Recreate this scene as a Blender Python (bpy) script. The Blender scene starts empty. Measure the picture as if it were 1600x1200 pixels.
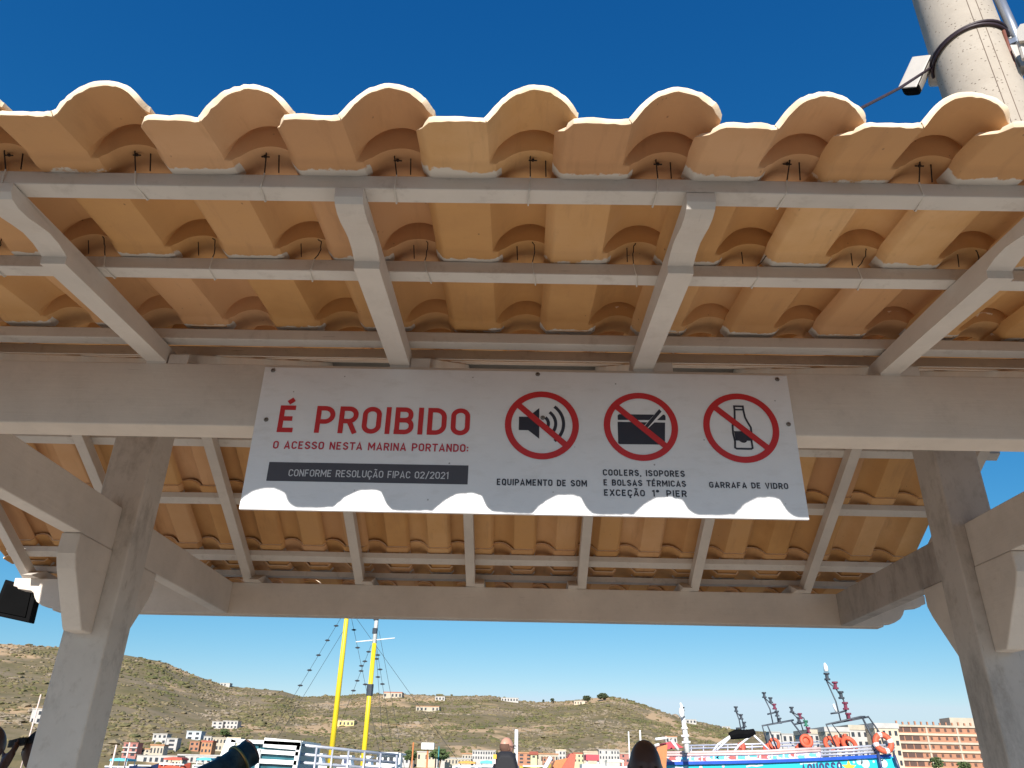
import bpy, math, random
import numpy as np
from mathutils import Vector, Matrix, noise
R = math.radians
random.seed(7)
rng = np.random.default_rng(7)
SC = bpy.context.scene
COL = SC.collection
EYE = 1.6

# ------------------------------------------------------------------ camera
FPX, PITCH, ROLL, YAW = 1205.54, R(26.652), R(1.260), R(-0.651)
def cam_basis(p, r, y):
    cy, sy = math.cos(y), math.sin(y)
    f = np.array([sy*math.cos(p), cy*math.cos(p), math.sin(p)])
    rt = np.array([cy, -sy, 0.]); up = np.cross(rt, f)
    return f, rt*math.cos(r)+up*math.sin(r), -rt*math.sin(r)+up*math.cos(r)
CF, CR, CU = cam_basis(PITCH, ROLL, YAW)
cam_d = bpy.data.cameras.new('camera'); cam = bpy.data.objects.new('camera', cam_d); COL.objects.link(cam)
cam_d.sensor_width = 36; cam_d.lens = 36*FPX/1600; cam_d.clip_end = 6000; cam_d.clip_start = 0.05
mw = Matrix.Identity(4)
for i in range(3):
    mw[i][0] = CR[i]; mw[i][1] = CU[i]; mw[i][2] = -CF[i]
mw[2][3] = EYE
cam.matrix_world = mw
SC.camera = cam
def ray(u, v): return CF + CR*((u-800)/FPX) - CU*((v-600)/FPX)
def at(u, v, Y):                       # calibration helper: the world point at depth Y seen at photo pixel u,v
    d = ray(u, v); p = d*(Y/d[1]); return Vector((p[0], p[1], p[2]+EYE))

# ------------------------------------------------------------------ light
SUN_EL = R(25.6)
sun_to = Vector((0.116, 1.0, 0)).normalized()           # horizontal travel direction of the light
sd = Vector((sun_to.x*math.cos(SUN_EL), sun_to.y*math.cos(SUN_EL), -math.sin(SUN_EL)))
sl = bpy.data.lights.new('sun', 'SUN'); sl.energy = 5.0; sl.angle = R(0.5); sl.color = (1.0, 0.95, 0.88)
so = bpy.data.objects.new('sun', sl); COL.objects.link(so)
so.rotation_euler = sd.to_track_quat('-Z', 'Y').to_euler(); so.location = (0, -10, 20)
W = bpy.data.worlds.new('World'); SC.world = W; W.use_nodes = True
wn = W.node_tree; wn.nodes.clear()
sky = wn.nodes.new('ShaderNodeTexSky'); sky.sky_type = 'NISHITA'; sky.sun_disc = False
sky.sun_elevation = SUN_EL; sky.sun_rotation = math.atan2(-sun_to.x, -sun_to.y)
sky.air_density = 1.0; sky.dust_density = 0.2; sky.ozone_density = 3.0; sky.altitude = 0
EXPO = 0.6
# the camera's saturated rendering of the sky: one power curve per channel on the sky texture
sp_ = wn.nodes.new('ShaderNodeSeparateColor'); cb_ = wn.nodes.new('ShaderNodeCombineColor')
wn.links.new(sky.outputs[0], sp_.inputs[0])
bg = wn.nodes.new('ShaderNodeBackground'); bg.inputs['Strength'].default_value = 0.12
for i, (amp, gam, top) in enumerate(((.0206, 1.88, .62), (.096, 1.02, .80), (.2019, .70, .95))):
    pw = wn.nodes.new('ShaderNodeMath'); pw.operation = 'POWER'; pw.inputs[1].default_value = gam
    ml = wn.nodes.new('ShaderNodeMath'); ml.operation = 'MULTIPLY'; ml.inputs[1].default_value = amp/(2**EXPO)/.12
    mn = wn.nodes.new('ShaderNodeMath'); mn.operation = 'MINIMUM'; mn.inputs[1].default_value = top/(2**EXPO)/.12
    wn.links.new(sp_.outputs[i], pw.inputs[0]); wn.links.new(pw.outputs[0], ml.inputs[0]); wn.links.new(ml.outputs[0], mn.inputs[0]); wn.links.new(mn.outputs[0], cb_.inputs[i])
wo = wn.nodes.new('ShaderNodeOutputWorld')
wn.links.new(cb_.outputs[0], bg.inputs['Color']); wn.links.new(bg.outputs[0], wo.inputs['Surface'])
SC.view_settings.view_transform = 'Standard'; SC.view_settings.look = 'None'
SC.view_settings.exposure = EXPO; SC.view_settings.gamma = 1; SC.view_settings.use_curve_mapping = False
SC.cycles.max_bounces = 8; SC.cycles.diffuse_bounces = 5

# ------------------------------------------------------------------ materials
def nodes_of(name):
    m = bpy.data.materials.new(name); m.use_nodes = True
    nt = m.node_tree; b = nt.nodes['Principled BSDF']
    return m, nt, b
def N(nt, t, **kw):
    n = nt.nodes.new(t)
    for k, v in kw.items():
        if k.startswith('i_'): n.inputs[k[2:]].default_value = v
        else: setattr(n, k, v)
    return n
def mixc(nt, fac, a, b):
    m = nt.nodes.new('ShaderNodeMix'); m.data_type = 'RGBA'
    for s, x in ((m.inputs[0], fac), (m.inputs[6], a), (m.inputs[7], b)):
        if hasattr(x, 'links') or hasattr(x, 'is_linked'): nt.links.new(x, s)
        else: s.default_value = x if not isinstance(x, tuple) else (*x[:3], 1)
    return m.outputs[2]
def ramp(nt, src, p0, p1, c0=(0, 0, 0), c1=(1, 1, 1)):
    r = nt.nodes.new('ShaderNodeValToRGB'); e = r.color_ramp.elements
    e[0].position = p0; e[1].position = p1; e[0].color = (*c0, 1); e[1].color = (*c1, 1)
    nt.links.new(src, r.inputs[0]); return r.outputs[0]
def noise_tex(nt, vec, scale, detail=4, rough=.6):
    n = N(nt, 'ShaderNodeTexNoise'); n.inputs['Scale'].default_value = scale; n.inputs['Detail'].default_value = detail; n.inputs['Roughness'].default_value = rough
    if vec is not None: nt.links.new(vec, n.inputs['Vector'])
    return n.outputs[0]
def mapping(nt, vec, sc):
    m = N(nt, 'ShaderNodeMapping'); m.inputs['Scale'].default_value = sc; nt.links.new(vec, m.inputs['Vector']); return m.outputs[0]
def geo(nt): return nt.nodes.new('ShaderNodeNewGeometry').outputs['Position']
def bump(nt, b, src, strength, dist=.01):
    n = N(nt, 'ShaderNodeBump'); n.inputs['Strength'].default_value = strength; n.inputs['Distance'].default_value = dist
    nt.links.new(src, n.inputs['Height']); nt.links.new(n.outputs[0], b.inputs['Normal'])
_flat = {}
def flat(name, col, rough=.6, metal=0, var=.12, vs=6.0):
    """plain coloured surface with slight tonal wear"""
    if name in _flat: return _flat[name]
    m, nt, b = nodes_of(name)
    f = noise_tex(nt, geo(nt), vs, 4)
    lo = tuple(c*(1-var) for c in col); hi = tuple(min(1, c*(1+var)) for c in col)
    nt.links.new(ramp(nt, f, .3, .7, lo, hi), b.inputs['Base Color'])
    b.inputs['Roughness'].default_value = rough; b.inputs['Metallic'].default_value = metal
    if max(col) < .012: b.inputs['Specular IOR Level'].default_value = .05
    _flat[name] = m; return m

def mat_painted_wood(name, base, grime=(.30, .25, .20), amount=.5, stain=False, grain_axis=0):
    m, nt, b = nodes_of(name)
    p = geo(nt)
    n1 = noise_tex(nt, p, 2.3, 6, .65); n2 = noise_tex(nt, p, 14, 5, .7)
    sc = [18, 18, 18]; sc[grain_axis] = 1.2
    gr = noise_tex(nt, mapping(nt, p, tuple(sc)), 3.0, 5, .6)
    col = ramp(nt, n1, .30, .72, tuple(c*.80 for c in base), base)
    f2 = ramp(nt, n2, .55, .80)
    mul = N(nt, 'ShaderNodeMath', operation='MULTIPLY'); nt.links.new(f2, mul.inputs[0]); mul.inputs[1].default_value = amount*.45
    col = mixc(nt, mul.outputs[0], col, grime)
    # fine dark specks and cracks
    n3 = noise_tex(nt, mapping(nt, p, tuple(x*2.2 for x in sc)), 2.6, 3, .6)
    f3 = ramp(nt, n3, .70, .76)
    mul3 = N(nt, 'ShaderNodeMath', operation='MULTIPLY'); nt.links.new(f3, mul3.inputs[0]); mul3.inputs[1].default_value = min(.8, .45*amount)
    col = mixc(nt, mul3.outputs[0], col, (.16, .12, .09))
    if stain:
        n4 = noise_tex(nt, mapping(nt, p, (4, 4, 2.0)), 1.0, 7, .75)
        f4 = ramp(nt, n4, .50, .68)
        mul4 = N(nt, 'ShaderNodeMath', operation='MULTIPLY'); nt.links.new(f4, mul4.inputs[0]); mul4.inputs[1].default_value = .55
        col = mixc(nt, mul4.outputs[0], col, (.17, .15, .13))
    nt.links.new(col, b.inputs['Base Color']); b.inputs['Roughness'].default_value = .62
    add = N(nt, 'ShaderNodeMath', operation='ADD'); nt.links.new(gr, add.inputs[0]); nt.links.new(n2, add.inputs[1])
    bump(nt, b, add.outputs[0], .10 if stain else .20, .006)
    return m
M_WOOD = mat_painted_wood('white_painted_wood', (.73, .645, .56))
M_WOODY = mat_painted_wood('white_painted_wood_depthwise', (.72, .66, .595), grain_axis=1)
M_BATTEN = mat_painted_wood('whitewashed_batten', (.72, .67, .61), amount=1.1)
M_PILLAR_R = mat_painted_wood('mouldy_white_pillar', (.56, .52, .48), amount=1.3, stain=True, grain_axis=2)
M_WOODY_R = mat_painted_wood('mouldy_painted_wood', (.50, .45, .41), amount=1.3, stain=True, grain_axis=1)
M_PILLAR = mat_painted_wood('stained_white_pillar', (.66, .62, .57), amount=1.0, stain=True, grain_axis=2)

def mat_tile():
    m, nt, b = nodes_of('clay_tile')
    at_ = N(nt, 'ShaderNodeAttribute', attribute_name='tuv')          # tile's own coordinates (across, along, -) in metres
    rn = N(nt, 'ShaderNodeAttribute', attribute_name='trnd')
    sep = N(nt, 'ShaderNodeSeparateXYZ'); nt.links.new(at_.outputs['Vector'], sep.inputs[0])
    p = geo(nt)
    n1 = noise_tex(nt, p, 5, 5, .6); n2 = noise_tex(nt, p, 38, 4, .7)
    base = ramp(nt, rn.outputs['Fac'], 0, 1, (.52, .265, .088), (.75, .465, .225))
    base = mixc(nt, ramp(nt, n1, .35, .75), base, (.63, .345, .125))
    f = ramp(nt, n2, .60, .74); mu = N(nt, 'ShaderNodeMath', operation='MULTIPLY'); nt.links.new(f, mu.inputs[0]); mu.inputs[1].default_value = .18
    base = mixc(nt, mu.outputs[0], base, (.36, .19, .08))
    r2 = N(nt, 'ShaderNodeMath', operation='FRACT'); m2_ = N(nt, 'ShaderNodeMath', operation='MULTIPLY'); nt.links.new(rn.outputs['Fac'], m2_.inputs[0]); m2_.inputs[1].default_value = 7.31; nt.links.new(m2_.outputs[0], r2.inputs[0])
    hf_ = ramp(nt, r2.outputs[0], .45, 1.0, (0, 0, 0), (.45, .45, .45))
    base = mixc(nt, hf_, base, (.60, .33, .20))
    stx = noise_tex(nt, mapping(nt, p, (22, 3.0, 3.0)), 1.0, 5, .65)
    sf_ = ramp(nt, stx, .56, .74, (0, 0, 0), (.34, .34, .34))
    base = mixc(nt, sf_, base, (.36, .19, .085))
    ot = N(nt, 'ShaderNodeAttribute', attribute_name='outer')             # paler outer face and lip: overexposed sunlight put into the colour
    base = mixc(nt, ot.outputs['Fac'], base, (.80, .66, .49))
    # dark pits
    vo = N(nt, 'ShaderNodeTexVoronoi'); vo.inputs['Scale'].default_value = 34; nt.links.new(mapping(nt, p, (1, .6, 1)), vo.inputs['Vector'])
    pit = ramp(nt, vo.outputs['Distance'], .06, .10, (1, 1, 1), (0, 0, 0))
    gate = ramp(nt, noise_tex(nt, p, 9, 2), .56, .60)
    mp = N(nt, 'ShaderNodeMath', operation='MULTIPLY'); nt.links.new(pit, mp.inputs[0]); nt.links.new(gate, mp.inputs[1])
    mp2 = N(nt, 'ShaderNodeMath', operation='MULTIPLY'); nt.links.new(mp.outputs[0], mp2.inputs[0]); mp2.inputs[1].default_value = .65
    base = mixc(nt, mp2.outputs[0], base, (.17, .085, .04))
    # smeared white paint: 'tuv'.z holds closeness to the batten (1 beside it)
    wob = noise_tex(nt, p, 26, 4, .65); wob2 = noise_tex(nt, p, 7, 3, .6)
    s1 = N(nt, 'ShaderNodeMath', operation='MULTIPLY_ADD'); nt.links.new(wob, s1.inputs[0]); s1.inputs[1].default_value = .9; nt.links.new(sep.outputs[2], s1.inputs[2])
    s2 = N(nt, 'ShaderNodeMath', operation='MULTIPLY_ADD'); nt.links.new(wob2, s2.inputs[0]); s2.inputs[1].default_value = .8; nt.links.new(s1.outputs[0], s2.inputs[2])
    s3 = N(nt, 'ShaderNodeMath', operation='SUBTRACT'); nt.links.new(s2.outputs[0], s3.inputs[0]); s3.inputs[1].default_value = .92
    pf = ramp(nt, s3.outputs[0], .40, .48)
    base = mixc(nt, pf, base, (.70, .65, .58))
    nt.links.new(base, b.inputs['Base Color']); b.inputs['Roughness'].default_value = .72
    bump(nt, b, n2, .18, .004)
    return m
M_TILE = mat_tile()

# ------------------------------------------------------------------ mesh helpers
def obj(name, verts, faces, mat=None, parent=None, smooth=False, bevel=0, loc=None):
    me = bpy.data.meshes.new(name); me.from_pydata([tuple(v) for v in verts], [], [tuple(f) for f in faces]); me.update()
    o = bpy.data.objects.new(name, me); COL.objects.link(o)
    if mat is not None:
        for mm in (mat if isinstance(mat, (list, tuple)) else [mat]): me.materials.append(mm)
    if smooth: me.polygons.foreach_set('use_smooth', [True]*len(me.polygons))
    if bevel:
        b = o.modifiers.new('bevel', 'BEVEL'); b.width = bevel; b.segments = 2; b.limit_method = 'ANGLE'
    if parent is not None: o.parent = parent; o.matrix_parent_inverse = Matrix.Translation(parent.location).inverted() if False else Matrix.Identity(4)
    if parent is not None:
        pl = root_loc(parent)
        o.location = -pl
    return o
def root_loc(p):
    v = Vector((0, 0, 0))
    while p is not None: v = v + p.location; p = p.parent
    return v
def thing(name, label, cat, loc=(0, 0, 0), group=None):
    o = bpy.data.objects.new(name, None); COL.objects.link(o); o.location = loc; o.empty_display_size = .2
    return tag(o, label, cat, group)
def tag(o, label, cat, group=None, kind=None):
    o['label'] = label; o['category'] = cat
    if group: o['group'] = group
    if kind: o['kind'] = kind
    return o
def struct(o): o['kind'] = 'structure'; return o

class MB:
    def __init__(s): s.v = []; s.f = []; s.m = []
    def add(s, v, f, mi=0):
        n = len(s.v); s.v += [tuple(x) for x in v]; s.f += [tuple(i+n for i in q) for q in f]; s.m += [mi]*len(f); return s
    def box(s, a, b, mi=0):
        x0, y0, z0 = a; x1, y1, z1 = b
        v = [(x0,y0,z0),(x1,y0,z0),(x1,y1,z0),(x0,y1,z0),(x0,y0,z1),(x1,y0,z1),(x1,y1,z1),(x0,y1,z1)]
        return s.add(v, [(0,3,2,1),(4,5,6,7),(0,1,5,4),(1,2,6,5),(2,3,7,6),(3,0,4,7)], mi)
    def bar(s, p, q, w, h=None, up=(0, 0, 1), mi=0):          # box bar from p to q
        h = w if h is None else h
        p = Vector(p); q = Vector(q); d = (q-p).normalized(); u = Vector(up)
        if abs(d.dot(u)) > .98: u = Vector((0, 1, 0))
        x = d.cross(u).normalized(); u = x.cross(d)
        v = []
        for c in (p, q):
            for a, b in ((-1, -1), (1, -1), (1, 1), (-1, 1)): v.append(c + x*(a*w/2) + u*(b*h/2))
        return s.add(v, [(0,1,2,3),(7,6,5,4),(0,4,5,1),(1,5,6,2),(2,6,7,3),(3,7,4,0)], mi)
    def tube(s, pts, r, n=8, mi=0, caps=True, closed=False):
        pts = [Vector(p) for p in pts]; L = len(pts); rs = r if isinstance(r, (list, tuple)) else [r]*L
        base = len(s.v); prev = None
        for i, p in enumerate(pts):
            if closed: d = (pts[(i+1) % L]-pts[i-1]).normalized()
            else: d = (pts[min(i+1, L-1)]-pts[max(i-1, 0)]).normalized()
            if prev is None:
                u = Vector((0, 0, 1)) if abs(d.z) < .9 else Vector((1, 0, 0)); x = d.cross(u).normalized()
            else:
                x = (prev - d*prev.dot(d)).normalized()
            prev = x; y = d.cross(x)
            for k in range(n):
                a = 2*math.pi*k/n; s.v.append(tuple(p + (x*math.cos(a)+y*math.sin(a))*rs[i]))
        for i in range(L if closed else L-1):
            j = (i+1) % L
            for k in range(n):
                k2 = (k+1) % n
                s.f.append((base+i*n+k, base+i*n+k2, base+j*n+k2, base+j*n+k)); s.m.append(mi)
        if caps and not closed:
            s.f.append(tuple(base+k for k in range(n))[::-1]); s.m.append(mi)
            s.f.append(tuple(base+(L-1)*n+k for k in range(n))); s.m.append(mi)
        return s
    def prism(s, prof, axis, a0, a1, mi=0):
        """profile of 2-D points extruded along axis ('x','y','z'); prof in the remaining two axes in order"""
        def P(q, a): return {'x': (a, q[0], q[1]), 'y': (q[0], a, q[1]), 'z': (q[0], q[1], a)}[axis]
        n = len(prof); v = [P(q, a0) for q in prof]+[P(q, a1) for q in prof]
        f = [(i, (i+1) % n, n+(i+1) % n, n+i) for i in range(n)] + [tuple(range(n))[::-1], tuple(range(n, 2*n))]
        return s.add(v, f, mi)
    def sphere(s, c, rx, ry=None, rz=None, nu=12, nv=8, mi=0, jit=0):
        ry = rx if ry is None else ry; rz = rx if rz is None else rz
        v = [(c[0], c[1], c[2]+rz)]
        for i in range(1, nv):
            t = math.pi*i/nv
            for k in range(nu):
                a = 2*math.pi*k/nu; j = 1+random.uniform(-jit, jit)
                v.append((c[0]+rx*j*math.sin(t)*math.cos(a), c[1]+ry*j*math.sin(t)*math.sin(a), c[2]+rz*j*math.cos(t)))
        v.append((c[0], c[1], c[2]-rz)); f = []
        for k in range(nu): f.append((0, 1+k, 1+(k+1) % nu))
        for i in range(nv-2):
            for k in range(nu):
                a = 1+i*nu+k; b = 1+i*nu+(k+1) % nu; f.append((a, a+nu, b+nu, b))
        e = len(v)-1; o = 1+(nv-2)*nu
        for k in range(nu): f.append((e, o+(k+1) % nu, o+k))
        return s.add(v, f, mi)
    def build(s, name, mat, parent=None, smooth=False, bevel=0):
        o = obj(name, s.v, s.f, mat, parent, smooth, bevel)
        if any(s.m): o.data.polygons.foreach_set('material_index', s.m)
        # consistent outward normals
        import bmesh
        bm = bmesh.new(); bm.from_mesh(o.data); bmesh.ops.recalc_face_normals(bm, faces=bm.faces); bm.to_mesh(o.data); bm.free()
        return o

# ------------------------------------------------------------------ setting: ground, water, hills
def mat_ground():
    m, nt, b = nodes_of('pale_bounce_paving')
    p = geo(nt)
    br = N(nt, 'ShaderNodeTexBrick'); br.inputs['Scale'].default_value = 4.0; nt.links.new(p, br.inputs['Vector'])
    br.inputs['Color1'].default_value = (.62, .545, .45, 1); br.inputs['Color2'].default_value = (.54, .47, .385, 1); br.inputs['Mortar'].default_value = (.28, .25, .21, 1)
    br.inputs['Mortar Size'].default_value = .012
    col = mixc(nt, ramp(nt, noise_tex(nt, p, 1.3, 5), .4, .75), br.outputs[0], (.55, .47, .37))
    nt.links.new(col, b.inputs['Base Color']); b.inputs['Roughness'].default_value = .85
    return m
M_LOW_BOUNCE = flat('low_bounce_ground', (.060, .058, .055), .9, var=.25, vs=3)  # unseen ground, made dark so front faces get less bounce light
struct(obj('ground', [(-1500, -1500, 0), (1500, -1500, 0), (1500, 11.5, 0), (-1500, 11.5, 0)], [(0, 1, 2, 3)], M_LOW_BOUNCE))
struct(MB().box((-70, .3, .004), (70, 5.0, .10)).build('bounce_paving', mat_ground()))  # unseen pale strip, added to bounce sunlight up onto the undersides
struct(MB().box((-70, 5.0, .004), (70, 11.4, .096)).build('low_bounce_strip', flat('low_bounce_brown', (.23, .19, .15), .85, var=.3, vs=2)))  # unseen darker strip, added to cut bounce light on the rear slope
struct(MB().box((-1500, 11.38, -3), (1500, 11.55, .09)).build('quay', flat('quay_concrete', (.35, .33, .30), .9)))
def mat_water():
    m, nt, b = nodes_of('sea_water')
    b.inputs['Base Color'].default_value = (.03, .10, .12, 1); b.inputs['Roughness'].default_value = .12
    bump(nt, b, noise_tex(nt, geo(nt), .8, 5), .35, .3); return m
wv = [(-2500, 11.5, -.9), (2500, 11.5, -.9), (2500, 3500, -.9), (-2500, 3500, -.9)]
struct(obj('water', wv, [(0, 1, 2, 3)], mat_water()))

RIDGE = [(-400,1002),(-200,1004),(0,1007),(100,1014),(160,1024),(197,1025),(253,1035),(293,1053),(339,1069),(375,1075),(440,1080),(472,1090),(525,1089),(562,1086),(587,1085),(625,1086),(662,1088),(769,1089),(811,1096),(839,1099),(895,1096),(937,1091),(954,1089),(982,1095),(1008,1103),(1033,1113),(1066,1125),(1109,1133),(1140,1140),(1197,1145),(1290,1158),(1420,1178),(1600,1192),(1900,1196)]
_raz, _rel = [], []
for u, v in RIDGE:
    d = ray(u, v); _raz.append(math.atan2(d[0], d[1])); _rel.append(d[2]/math.hypot(d[0], d[1]))
R0, RR = 380.0, 820.0
def hill_z(az, r):
    el = float(np.interp(az, _raz, _rel)); zr = el*RR + 1.2
    t = (r-R0)/(RR-R0)
    if t <= 0: z = -2.0+3.0*max(-1, t*3)
    elif t <= 1: z = 1.0 + (zr-1.0)*(t**1.15)
    else: z = zr*max(0.0, 1-(t-1)*.9)
    x, y = r*math.sin(az), r*math.cos(az)
    if t > 0:
        k = min(1, t*3)*(1 if t < .96 else max(0, 1-(t-.96)*18))
        z += k*(2.6*noise.noise((x*.018, y*.018, 3.1)) + 1.1*noise.noise((x*.05, y*.05, 1.7))) - (1.2*k)
    return z + EYE*min(1, max(0, t*4))
def mat_hill():
    m, nt, b = nodes_of('dry_scrub_hillside')
    p = geo(nt)
    a = noise_tex(nt, p, .014, 6, .62); c = noise_tex(nt, p, .06, 6, .7); d = noise_tex(nt, p, .35, 4, .7)
    col = ramp(nt, c, .36, .66, (.135, .110, .040), (.235, .170, .088))
    col = mixc(nt, ramp(nt, a, .50, .64), col, (.25, .185, .11))
    col = mixc(nt, ramp(nt, d, .54, .72), col, (.110, .096, .036))
    soil = noise_tex(nt, mapping(nt, p, (1, 1, 2.5)), .011, 5, .6)
    col = mixc(nt, ramp(nt, soil, .55, .60), col, (.46, .31, .17))
    nt.links.new(col, b.inputs['Base Color']); b.inputs['Roughness'].default_value = .95
    return m
hv, hf = [], []
azs = np.linspace(R(-58), R(48), 260); rs = np.concatenate([np.linspace(330, 850, 90), np.linspace(870, 1500, 16)])
for az in azs:
    for r in rs: hv.append((r*math.sin(az), r*math.cos(az), hill_z(az, r)))
nr = len(rs)
for i in range(len(azs)-1):
    for j in range(nr-1):
        a = i*nr+j; hf.append((a, a+nr, a+nr+1, a+1))
struct(obj('hills', hv, hf, mat_hill(), smooth=True))

def mat_scrub():
    m, nt, b = nodes_of('scrub_leaves')
    rn = N(nt, 'ShaderNodeAttribute', attribute_name='trnd')
    r = N(nt, 'ShaderNodeValToRGB'); nt.links.new(rn.outputs['Fac'], r.inputs[0])
    e = r.color_ramp.elements; e[0].color = (.090, .092, .030, 1); e[1].color = (.27, .215, .16, 1); e[0].position = 0; e[1].position = 1
    for pos, c in ((.35, (.130, .116, .044)), (.6, (.185, .145, .073)), (.8, (.23, .18, .12))):
        k = e.new(pos); k.color = (*c, 1)
    col = mixc(nt, ramp(nt, noise_tex(nt, geo(nt), 1.1, 4), .50, .80), r.outputs[0], (.09, .09, .05))
    nt.links.new(col, b.inputs['Base Color']); b.inputs['Roughness'].default_value = .9
    return m
def float_attr(me, name, vals):
    a = me.attributes.new(name, 'FLOAT', 'POINT'); a.data.foreach_set('value', np.asarray(vals, dtype=np.float32))
ICO_V = []; t_ = (1+5**.5)/2
for a, b in ((-1, t_), (1, t_), (-1, -t_), (1, -t_)): ICO_V.append((a, b, 0))
for a, b in ((-1, t_), (1, t_), (-1, -t_), (1, -t_)): ICO_V.append((0, a, b))
for a, b in ((t_, -1), (t_, 1), (-t_, -1), (-t_, 1)): ICO_V.append((a, 0, b))
ICO_V = np.array(ICO_V)/math.hypot(1, t_)
ICO_F = np.array([(0,11,5),(0,5,1),(0,1,7),(0,7,10),(0,10,11),(1,5,9),(5,11,4),(11,10,2),(10,7,6),(7,1,8),(3,9,4),(3,4,2),(3,2,6),(3,6,8),(3,8,9),(4,9,5),(2,4,11),(6,2,10),(8,6,7),(9,8,1)])
sv, sf, sr = [], [], []
k = 0
for _ in range(24000):
    az = random.uniform(R(-36), R(20)); t = random.random()**.75; r = R0+15+(RR-R0+10)*t
    x, y = r*math.sin(az), r*math.cos(az)
    dens = noise.noise((x*.02, y*.02, 9.0))+.5*noise.noise((x*.07, y*.07, 2.0))
    if dens < -.12 and random.random() < .85: continue
    z = hill_z(az, r); s = random.uniform(.45, 1.15)*(1.9 if random.random() < .06 else 1)
    P = ICO_V*np.array([s*random.uniform(.8, 1.9), s*random.uniform(.8, 1.6), s*random.uniform(.5, .95)])*(1+rng.uniform(-.4, .4, (12, 1)))
    P = P+np.array([x, y, z+s*.15]); sv.append(P); sf.append(ICO_F+12*k); k += 1
    tone = min(1, max(0, .50+.75*noise.noise((x*.022, y*.022, 4.0))+.35*noise.noise((x*.09, y*.09, 8.0))+random.uniform(-.22, .22))); sr += [tone]*12
sv = np.concatenate(sv); sf = np.concatenate(sf)
sh = obj('hillside_scrub', sv, sf, mat_scrub()); float_attr(sh.data, 'trnd', sr)
tag(sh, 'dry olive and grey scrub covering the hillside', 'scrub', kind='stuff')

# ------------------------------------------------------------------ the pavilion
ZT, ZB = 1.2325+EYE, 1.0+EYE                  # top and bottom of the beams
Y1, Y1B, Y2, Y2B = 2.337, 2.4442, 5.863, 5.970
YR = 4.1535
XL, XR = -3.72, 3.05
pav = thing('roofed_gateway', 'white timber gateway pavilion under a beige clay tile roof on two pillars', 'pavilion', (0, YR, 0))
def ogee(xe, sgn):                            # carved end of an X beam, from the bottom edge outward to the top
    pts = [(0, 0), (.006, .022), (.09, .034), (.135, .060), (.160, .090), (.178, .125), (.200, .140), (.305, .152), (.312, .165), (.345, .172), (.35, .2325)]
    return [(xe - sgn*(.35-a), ZB+b) for a, b in pts]
def xbeam(name, y0, y1):
    L = ogee(-3.79, -1); Rr = ogee(3.05, 1)
    prof = L[::-1] + Rr
    return MB().prism(prof, 'y', y0, y1).build(name, M_WOOD, pav, bevel=.005)
xbeam('front_beam', Y1, Y1B); xbeam('rear_beam', Y2, Y2B)
PY0, PY1 = 4.026, 4.248
for (p0, p1, b0, b1) in ((-2.281, -2.046, -2.222, -2.134), (2.314, 2.555, 2.386, 2.474)):
    m_ = MB()
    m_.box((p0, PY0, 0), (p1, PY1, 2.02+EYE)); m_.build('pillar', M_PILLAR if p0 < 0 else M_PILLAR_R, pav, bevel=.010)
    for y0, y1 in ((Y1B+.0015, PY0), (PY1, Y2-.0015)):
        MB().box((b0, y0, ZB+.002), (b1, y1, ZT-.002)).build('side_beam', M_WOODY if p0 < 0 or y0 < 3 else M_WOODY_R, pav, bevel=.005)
    for sg, py in ((-1, PY0), (1, PY1)):
        prof = [(py, ZB+.001), (py+sg*.335, ZB+.001), (py+sg*.335, ZB-.10), (py+sg*.30, ZB-.165), (py+sg*.115, ZB-.41), (py+sg*.10, ZB-.425), (py, ZB-.425)]
        MB().prism(prof, 'x', b0-.004, b1+.004).build('bracket', M_WOODY, pav, bevel=.007)
MB().box((XL, YR-.04, 2.02+EYE), (XR, YR+.04, 2.13+EYE)).build('ridge_beam', M_WOOD, pav, bevel=.004)

GS, SS = .08, .52                              # gentle eave slope, steep main slope
def gal_bot(y): return 1.2375-GS*(Y1-y)+EYE    # eave rafter underside (near side)
def gal_top(y): return 1.306-GS*(Y1-y)+EYE
def st_bot(y): return 1.237+SS*(y-Y1B)+EYE
def st_top(y): return 1.322+SS*(y-Y1B)+EYE
def mir(y): return 2*YR-y
RAFT = [-3.705, -2.865, -2.020, -1.180, -.344, .490, 1.332, 2.169, 2.985]
TAILX = {-1.180: -1.2525, -.344: -.398, .490: .443, 1.332: 1.299}
rw = .068
for x in RAFT:
    for side in (0, 1):
        f = (lambda y: y) if side == 0 else mir
        ya, yb = Y1+.002, YR-.002
        prof = [(f(Y1+.002), ZT-.004), (f(Y1B), ZT-.004+.006), (f(yb), st_bot(yb)), (f(yb), st_top(yb)), (f(ya), st_top(ya))]
        MB().prism(prof, 'x', x-rw/2, x+rw/2).build('rafter', M_WOODY, pav, bevel=.003)
        # flatter eave rafter fixed to its side, with a carved tail
        cx = TAILX.get(x, x-.055) if side == 0 else x+(.070 if x < .2 else -.070)
        if abs(cx-x) < rw: cx = x-rw-.001 if cx < x else x+rw+.001
        if side == 0 and x in TAILX: cx = TAILX[x] if abs(TAILX[x]-x) >= rw else x-rw-.001
        yi = 2.56
        tl = [(1.432, .0685), (1.434, .044), (1.446, .030), (1.475, .023), (1.515, .024), (1.555, .031), (1.600, .037), (1.645, .034), (1.675, .027), (1.692, .022), (1.694, .0)]
        prof = [(f(1.432), gal_top(1.432)-.0005)] + [(f(y), gal_bot(y)+d) for y, d in tl]
        prof += [(f(Y1), gal_bot(Y1)), (f(Y1+.001), ZT-.003), (f(yi), ZT-.003+.002), (f(2.40), gal_top(2.40)-.012), (f(1.9), gal_top(1.9)-.0005)]
        MB().prism(prof, 'x', cx-.034, cx+.034).build('eave_rafter', M_WOODY, pav, bevel=.003)

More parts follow.
